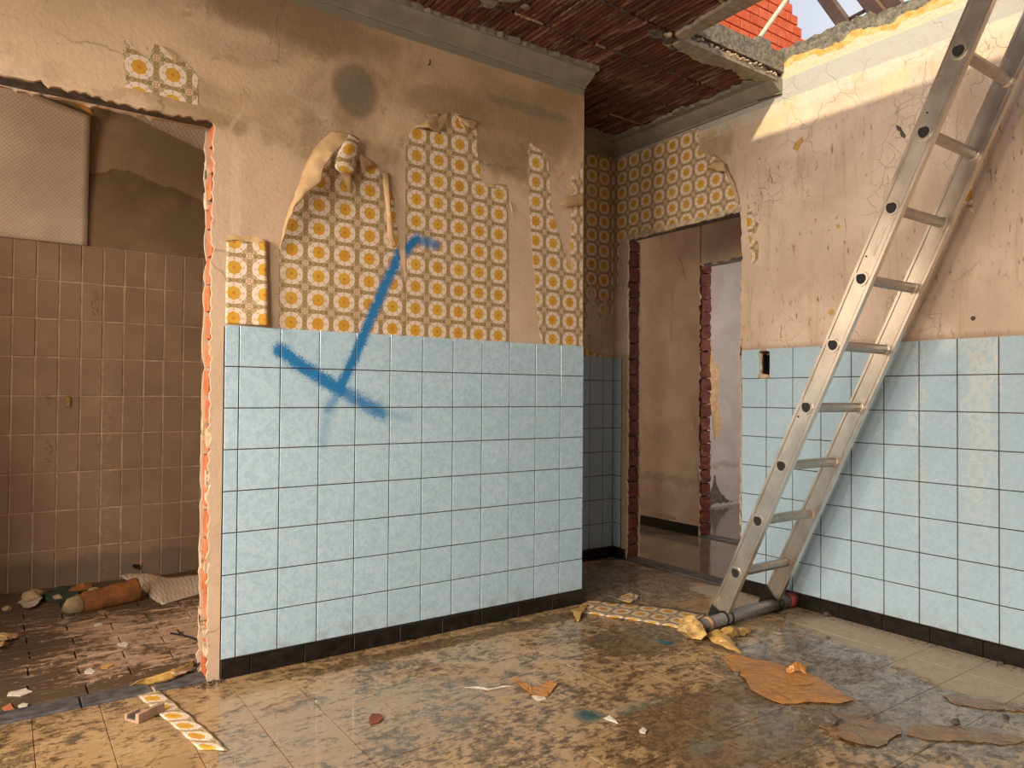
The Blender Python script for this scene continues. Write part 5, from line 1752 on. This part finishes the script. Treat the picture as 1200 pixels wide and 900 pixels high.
for _ in range(420):
    crumb(r6.uniform(0.55, 0.80) if r6.random() < .5 else r6.uniform(0.1, 0.8), 0.5 + r6.gauss(0, 0.08), r6.uniform(0.002, 0.007))
for _ in range(500):
    crumb(XR - 0.02 - abs(r6.gauss(0, 0.03)), r6.uniform(-1.9, -0.35), r6.uniform(0.0015, 0.005))
for _ in range(300):
    crumb(r6.uniform(-1.7, 0.1), -0.02 - abs(r6.gauss(0, 0.02)), r6.uniform(0.001, 0.003))
for _ in range(500):
    crumb(r6.uniform(-1.5, 0.8), r6.uniform(-1.8, -0.1), r6.uniform(0.001, 0.0035))
for _ in range(120):
    crumb(r6.uniform(-1.80, -1.68), 0.0 + r6.gauss(0, 0.03), r6.uniform(0.002, 0.008))
o = obj('fine_debris', bm, MT['darkstone'])
tag(o, 'fine dark crumbs of dirt and mortar scattered over the tiled floor', 'debris')
o['kind'] = 'stuff'
bm = bmesh.new()
for _ in range(700):
    crumb(r6.uniform(-2.6, -1.2), r6.uniform(0.14, 1.68), r6.uniform(0.002, 0.007))
o = obj('fine_debris', bm, MT['stone'])
tag(o, 'pale crumbs scattered over the brick floor of the side room', 'debris')
o['kind'] = 'stuff'
bm = bmesh.new()
for _ in range(110):
    crumb(r6.uniform(-2.4, -1.2), r6.uniform(0.14, 1.2), r6.uniform(0.002, 0.005))
o = obj('fine_debris', bm, MT['white'])
tag(o, 'white plaster flakes scattered on the brick floor of the side room', 'debris')
o['kind'] = 'stuff'
for k, (pts, lab, mm) in enumerate((
        ([(708, 843), (714, 840), (722, 846), (724, 849), (716, 846)], 'elongated pale flake right of the dark blue paint stain', 'white'),
        ([(749, 857), (754, 854), (758, 857), (756, 861), (750, 860)], 'small white flake on the floor joint right of the paint stain', 'white'),
        ([(21, 829), (27, 826), (33, 827), (31, 832), (23, 834)], 'white plaster flake on the left threshold stone', 'white'),
        ([(2, 832), (12, 826), (18, 834), (10, 840)], 'orange clay chip on the left threshold stone', 'brickL'),
        ([(10, 813), (30, 808), (38, 812), (24, 817), (8, 817)], 'crumbly white plaster patch behind the left threshold', 'white'),
        ([(137, 756), (146, 753), (151, 756), (148, 759), (140, 758)], 'white paper flake in the middle of the side room floor', 'white'),
        ([(110, 732), (118, 731), (120, 733), (112, 735)], 'small pale flake on the dark side room floor', 'white'),
        ([(118, 782), (128, 779), (134, 780), (126, 784), (119, 785)], 'tan paper flake near the threshold', 'back_gold'),
        ([(99, 788), (106, 784), (112, 788), (108, 791), (100, 791)], 'white flake behind the middle threshold stone', 'white'),
        ([(768, 750), (778, 752), (790, 754), (778, 756)], 'thin blue paint-soaked sliver left of the crumpled gold paper', 'bluebit'))):
    if mm == 'bluebit':
        mat = simple('blue_paint_sliver', (0.02, 0.12, 0.16), 0.3)
    else:
        mat = MT[mm]
    ragsheet(pts, lab, mat, 30 + k, z=0.004 if k in (2, 3) else 0.002, th_=0.003, amp=0.002, name='floor_flake', cat='debris')
# threshold chips sit on the stone
# white bare sheet, rusty roll and scraps in the side room
ws_ = thing('loose_paper_sheet', 'large off-white embossed sheet curling on the side room floor against the brown tiles', 'paper sheet', tuple(FL(190, 690)))
A = [FL(138, 674, 0.05), FL(152, 672, 0.05), FL(172, 671, 0.055), FL(198, 677, 0.03), FL(243, 672, 0.045)]
B = [FL(168, 692, 0.004), FL(178, 702, 0.004), FL(190, 709, 0.004), FL(212, 702, 0.004), FL(243, 693, 0.004)]
o = part('sheet', loft(A, B, (0, 0, 0.008), 26, 14, crumple=0.004, seed=3), MT['emb'], ws_, True)
thicken(o, 0.002)
rr_ = thing('rusty_roll', 'rolled rusty orange-brown lagging lying on the side room floor', 'roll', tuple(FL(120, 710)))
pa, pb = FL(80, 712, 0.03), FL(160, 692, 0.045)
bm = bmesh.new()
n_ = 26
path = [pa.lerp(pb, i / (n_ - 1)) for i in range(n_)]
rad = []
for i in range(n_):
    t_ = i / (n_ - 1)
    r_ = 0.048 + 0.012 * t_ + 0.004 * mnoise.noise(Vector((t_ * 9, 0, 0)))
    if t_ < 0.14:
        r_ *= 0.35 + 0.65 * (t_ / 0.14)
    rad.append(r_)
add_tube(bm, path, rad, 20)
for v in bm.verts:
    v.co += Vector((0, 0, 1)) * 0.008 * mnoise.noise(v.co * 22)
    v.co.z = max(v.co.z, 0.0)
part('roll', bm, MT['rust'], rr_, True)
bm = bmesh.new()
tip = path[0]
add_tube(bm, [FL(73, 716, 0.006), tip.lerp(path[2], 0.3), path[4]], [0.008, 0.040, 0.051], 18)
for v in bm.verts:
    v.co.z = max(v.co.z, 0.0)
part('frayed_end', bm, MT['stone'], rr_, True, 'pale frayed end')
o = obj('rubble_stone', rock(tuple(FL(94, 697)), 0.038, 31, 2, 0.5, (1.3, 0.8, 0.7)), MT['rust'])
tag(o, 'orange rubble lump behind the left end of the rusty roll', 'rubble')
ragsheet([(22, 708), (36, 702), (50, 707), (44, 712), (36, 716), (26, 714)], 'speckled grey paper piece left of the rusty roll', MT['far'], 51, z=0.01, lift=0.03)
for A, B, lab in (([(-6, 741, .02), (8, 742, .03), (21, 741, .02)], [(-6, 751, .02), (8, 750, .025), (20, 747, .012)], 'upper pinkish paper scrap at the left edge of the side room'),
                  ([(-6, 752, .02), (4, 752, .03), (12, 752, .02)], [(-6, 761, .004), (4, 758, .02), (10, 755, .012)], 'lower tan paper scrap at the left edge of the side room')):
    o = obj('paper_scrap', loft([FL(*p) for p in A], [FL(*p) for p in B], (0, 0, .008), 10, 6, crumple=0.006, rag=0.006), MT['back'])
    thicken(tag(o, lab, 'paper scrap'))
ragsheet([(48, 700), (60, 693), (84, 690), (96, 694), (90, 704), (70, 708), (54, 706)], 'dark green rag in the shadow behind the stones', simple('dark_green_rag', (0.03, 0.045, 0.03), 0.8), 52, z=0.004, lift=0.04)
tw = thing('dark_twig', 'thin black twig on the brick floor beside the jamb', 'twig', tuple(FL(215, 742)))
part('stem', add_tube(bmesh.new(), [FL(200, 742, .006), FL(212, 744, .012), FL(224, 747, .008), FL(236, 752, .006)], 0.004, 6), MT['blackrub'], tw)
part('side_shoot', add_tube(bmesh.new(), [FL(212, 744, .010), FL(208, 738, .014)], 0.003, 6), MT['blackrub'], tw)
tw = thing('dark_strip', 'thin dark curved strip leaning at the foot of the brick jamb', 'strip', tuple(FL(228, 785)))
part('strip', add_tube(bmesh.new(), [FL(204, 798, .004), FL(222, 788, .006), FL(230, 782, .02), FL(236, 773, .04)], 0.004, 6), MT['blackrub'], tw)
# red-brown rim piece under the threshold
p0, p1 = FL(140, 820), FL(161, 816)
# channel-shaped clay fragment
cf = thing('clay_channel_fragment', 'small pinkish channel-shaped clay fragment on the floor beside the flowered strip', 'fragment', tuple(FL(176, 845)))
a, b = FL(162, 849), FL(193, 834)
d = (b - a)
L = d.length
d.normalize()
s = Vector((-d.y, d.x, 0))
bm = bmesh.new()


def obox(bm, o_, du, dv, u0, u1, v0, v1, z0, z1):
    vs = [bm.verts.new(o_ + du * u + dv * v + Vector((0, 0, z))) for z in (z0, z1) for v in (v0, v1) for u in (u0, u1)]
    for f in ((0, 1, 3, 2), (4, 6, 7, 5), (0, 4, 5, 1), (2, 3, 7, 6), (0, 2, 6, 4), (1, 5, 7, 3)):
        bm.faces.new([vs[i] for i in f])


obox(bm, a, d, s, 0, L, 0.0, 0.014, 0.0, 0.030)
obox(bm, a, d, s, 0, L, 0.014, 0.05, 0.0, 0.008)
obox(bm, a, d, s, 0.0, L * 0.5, 0.05, 0.060, 0.0, 0.022)
bmesh.ops.bevel(bm, geom=list(bm.edges), offset=0.0015, segments=1, affect='EDGES')
part('channel', bm, MT['clayfrag'], cf)
bm = bmesh.new()
obox(bm, a, d, s, 0.004, L * 0.55, 0.016, 0.048, 0.008, 0.012)
part('dark_infill', bm, MT['slate'], cf)

# ------------------------------------------------------------------ groups of like things
_G = {'rubble_stone': 'rubble stones lying on the floors', 'wallpaper_remnant': 'flowered wallpaper remnants on the walls',
      'floor_flake': 'loose flakes and chips on the floors', 'roof_rafter': 'roof rafters beyond the hole', 'tile_hook': 'hooks on the brown tiles',
      'wallpaper_scrap': 'wallpaper scraps on the floor', 'crumpled_wallpaper': 'crumpled wallpaper at the ladder foot', 'paper_scrap': 'torn paper on the floors'}
for _o in COL.objects:
    if _o.parent is None and _o.get('category') and _o.name.split('.')[0] in _G:
        _o['group'] = _G[_o.name.split('.')[0]]
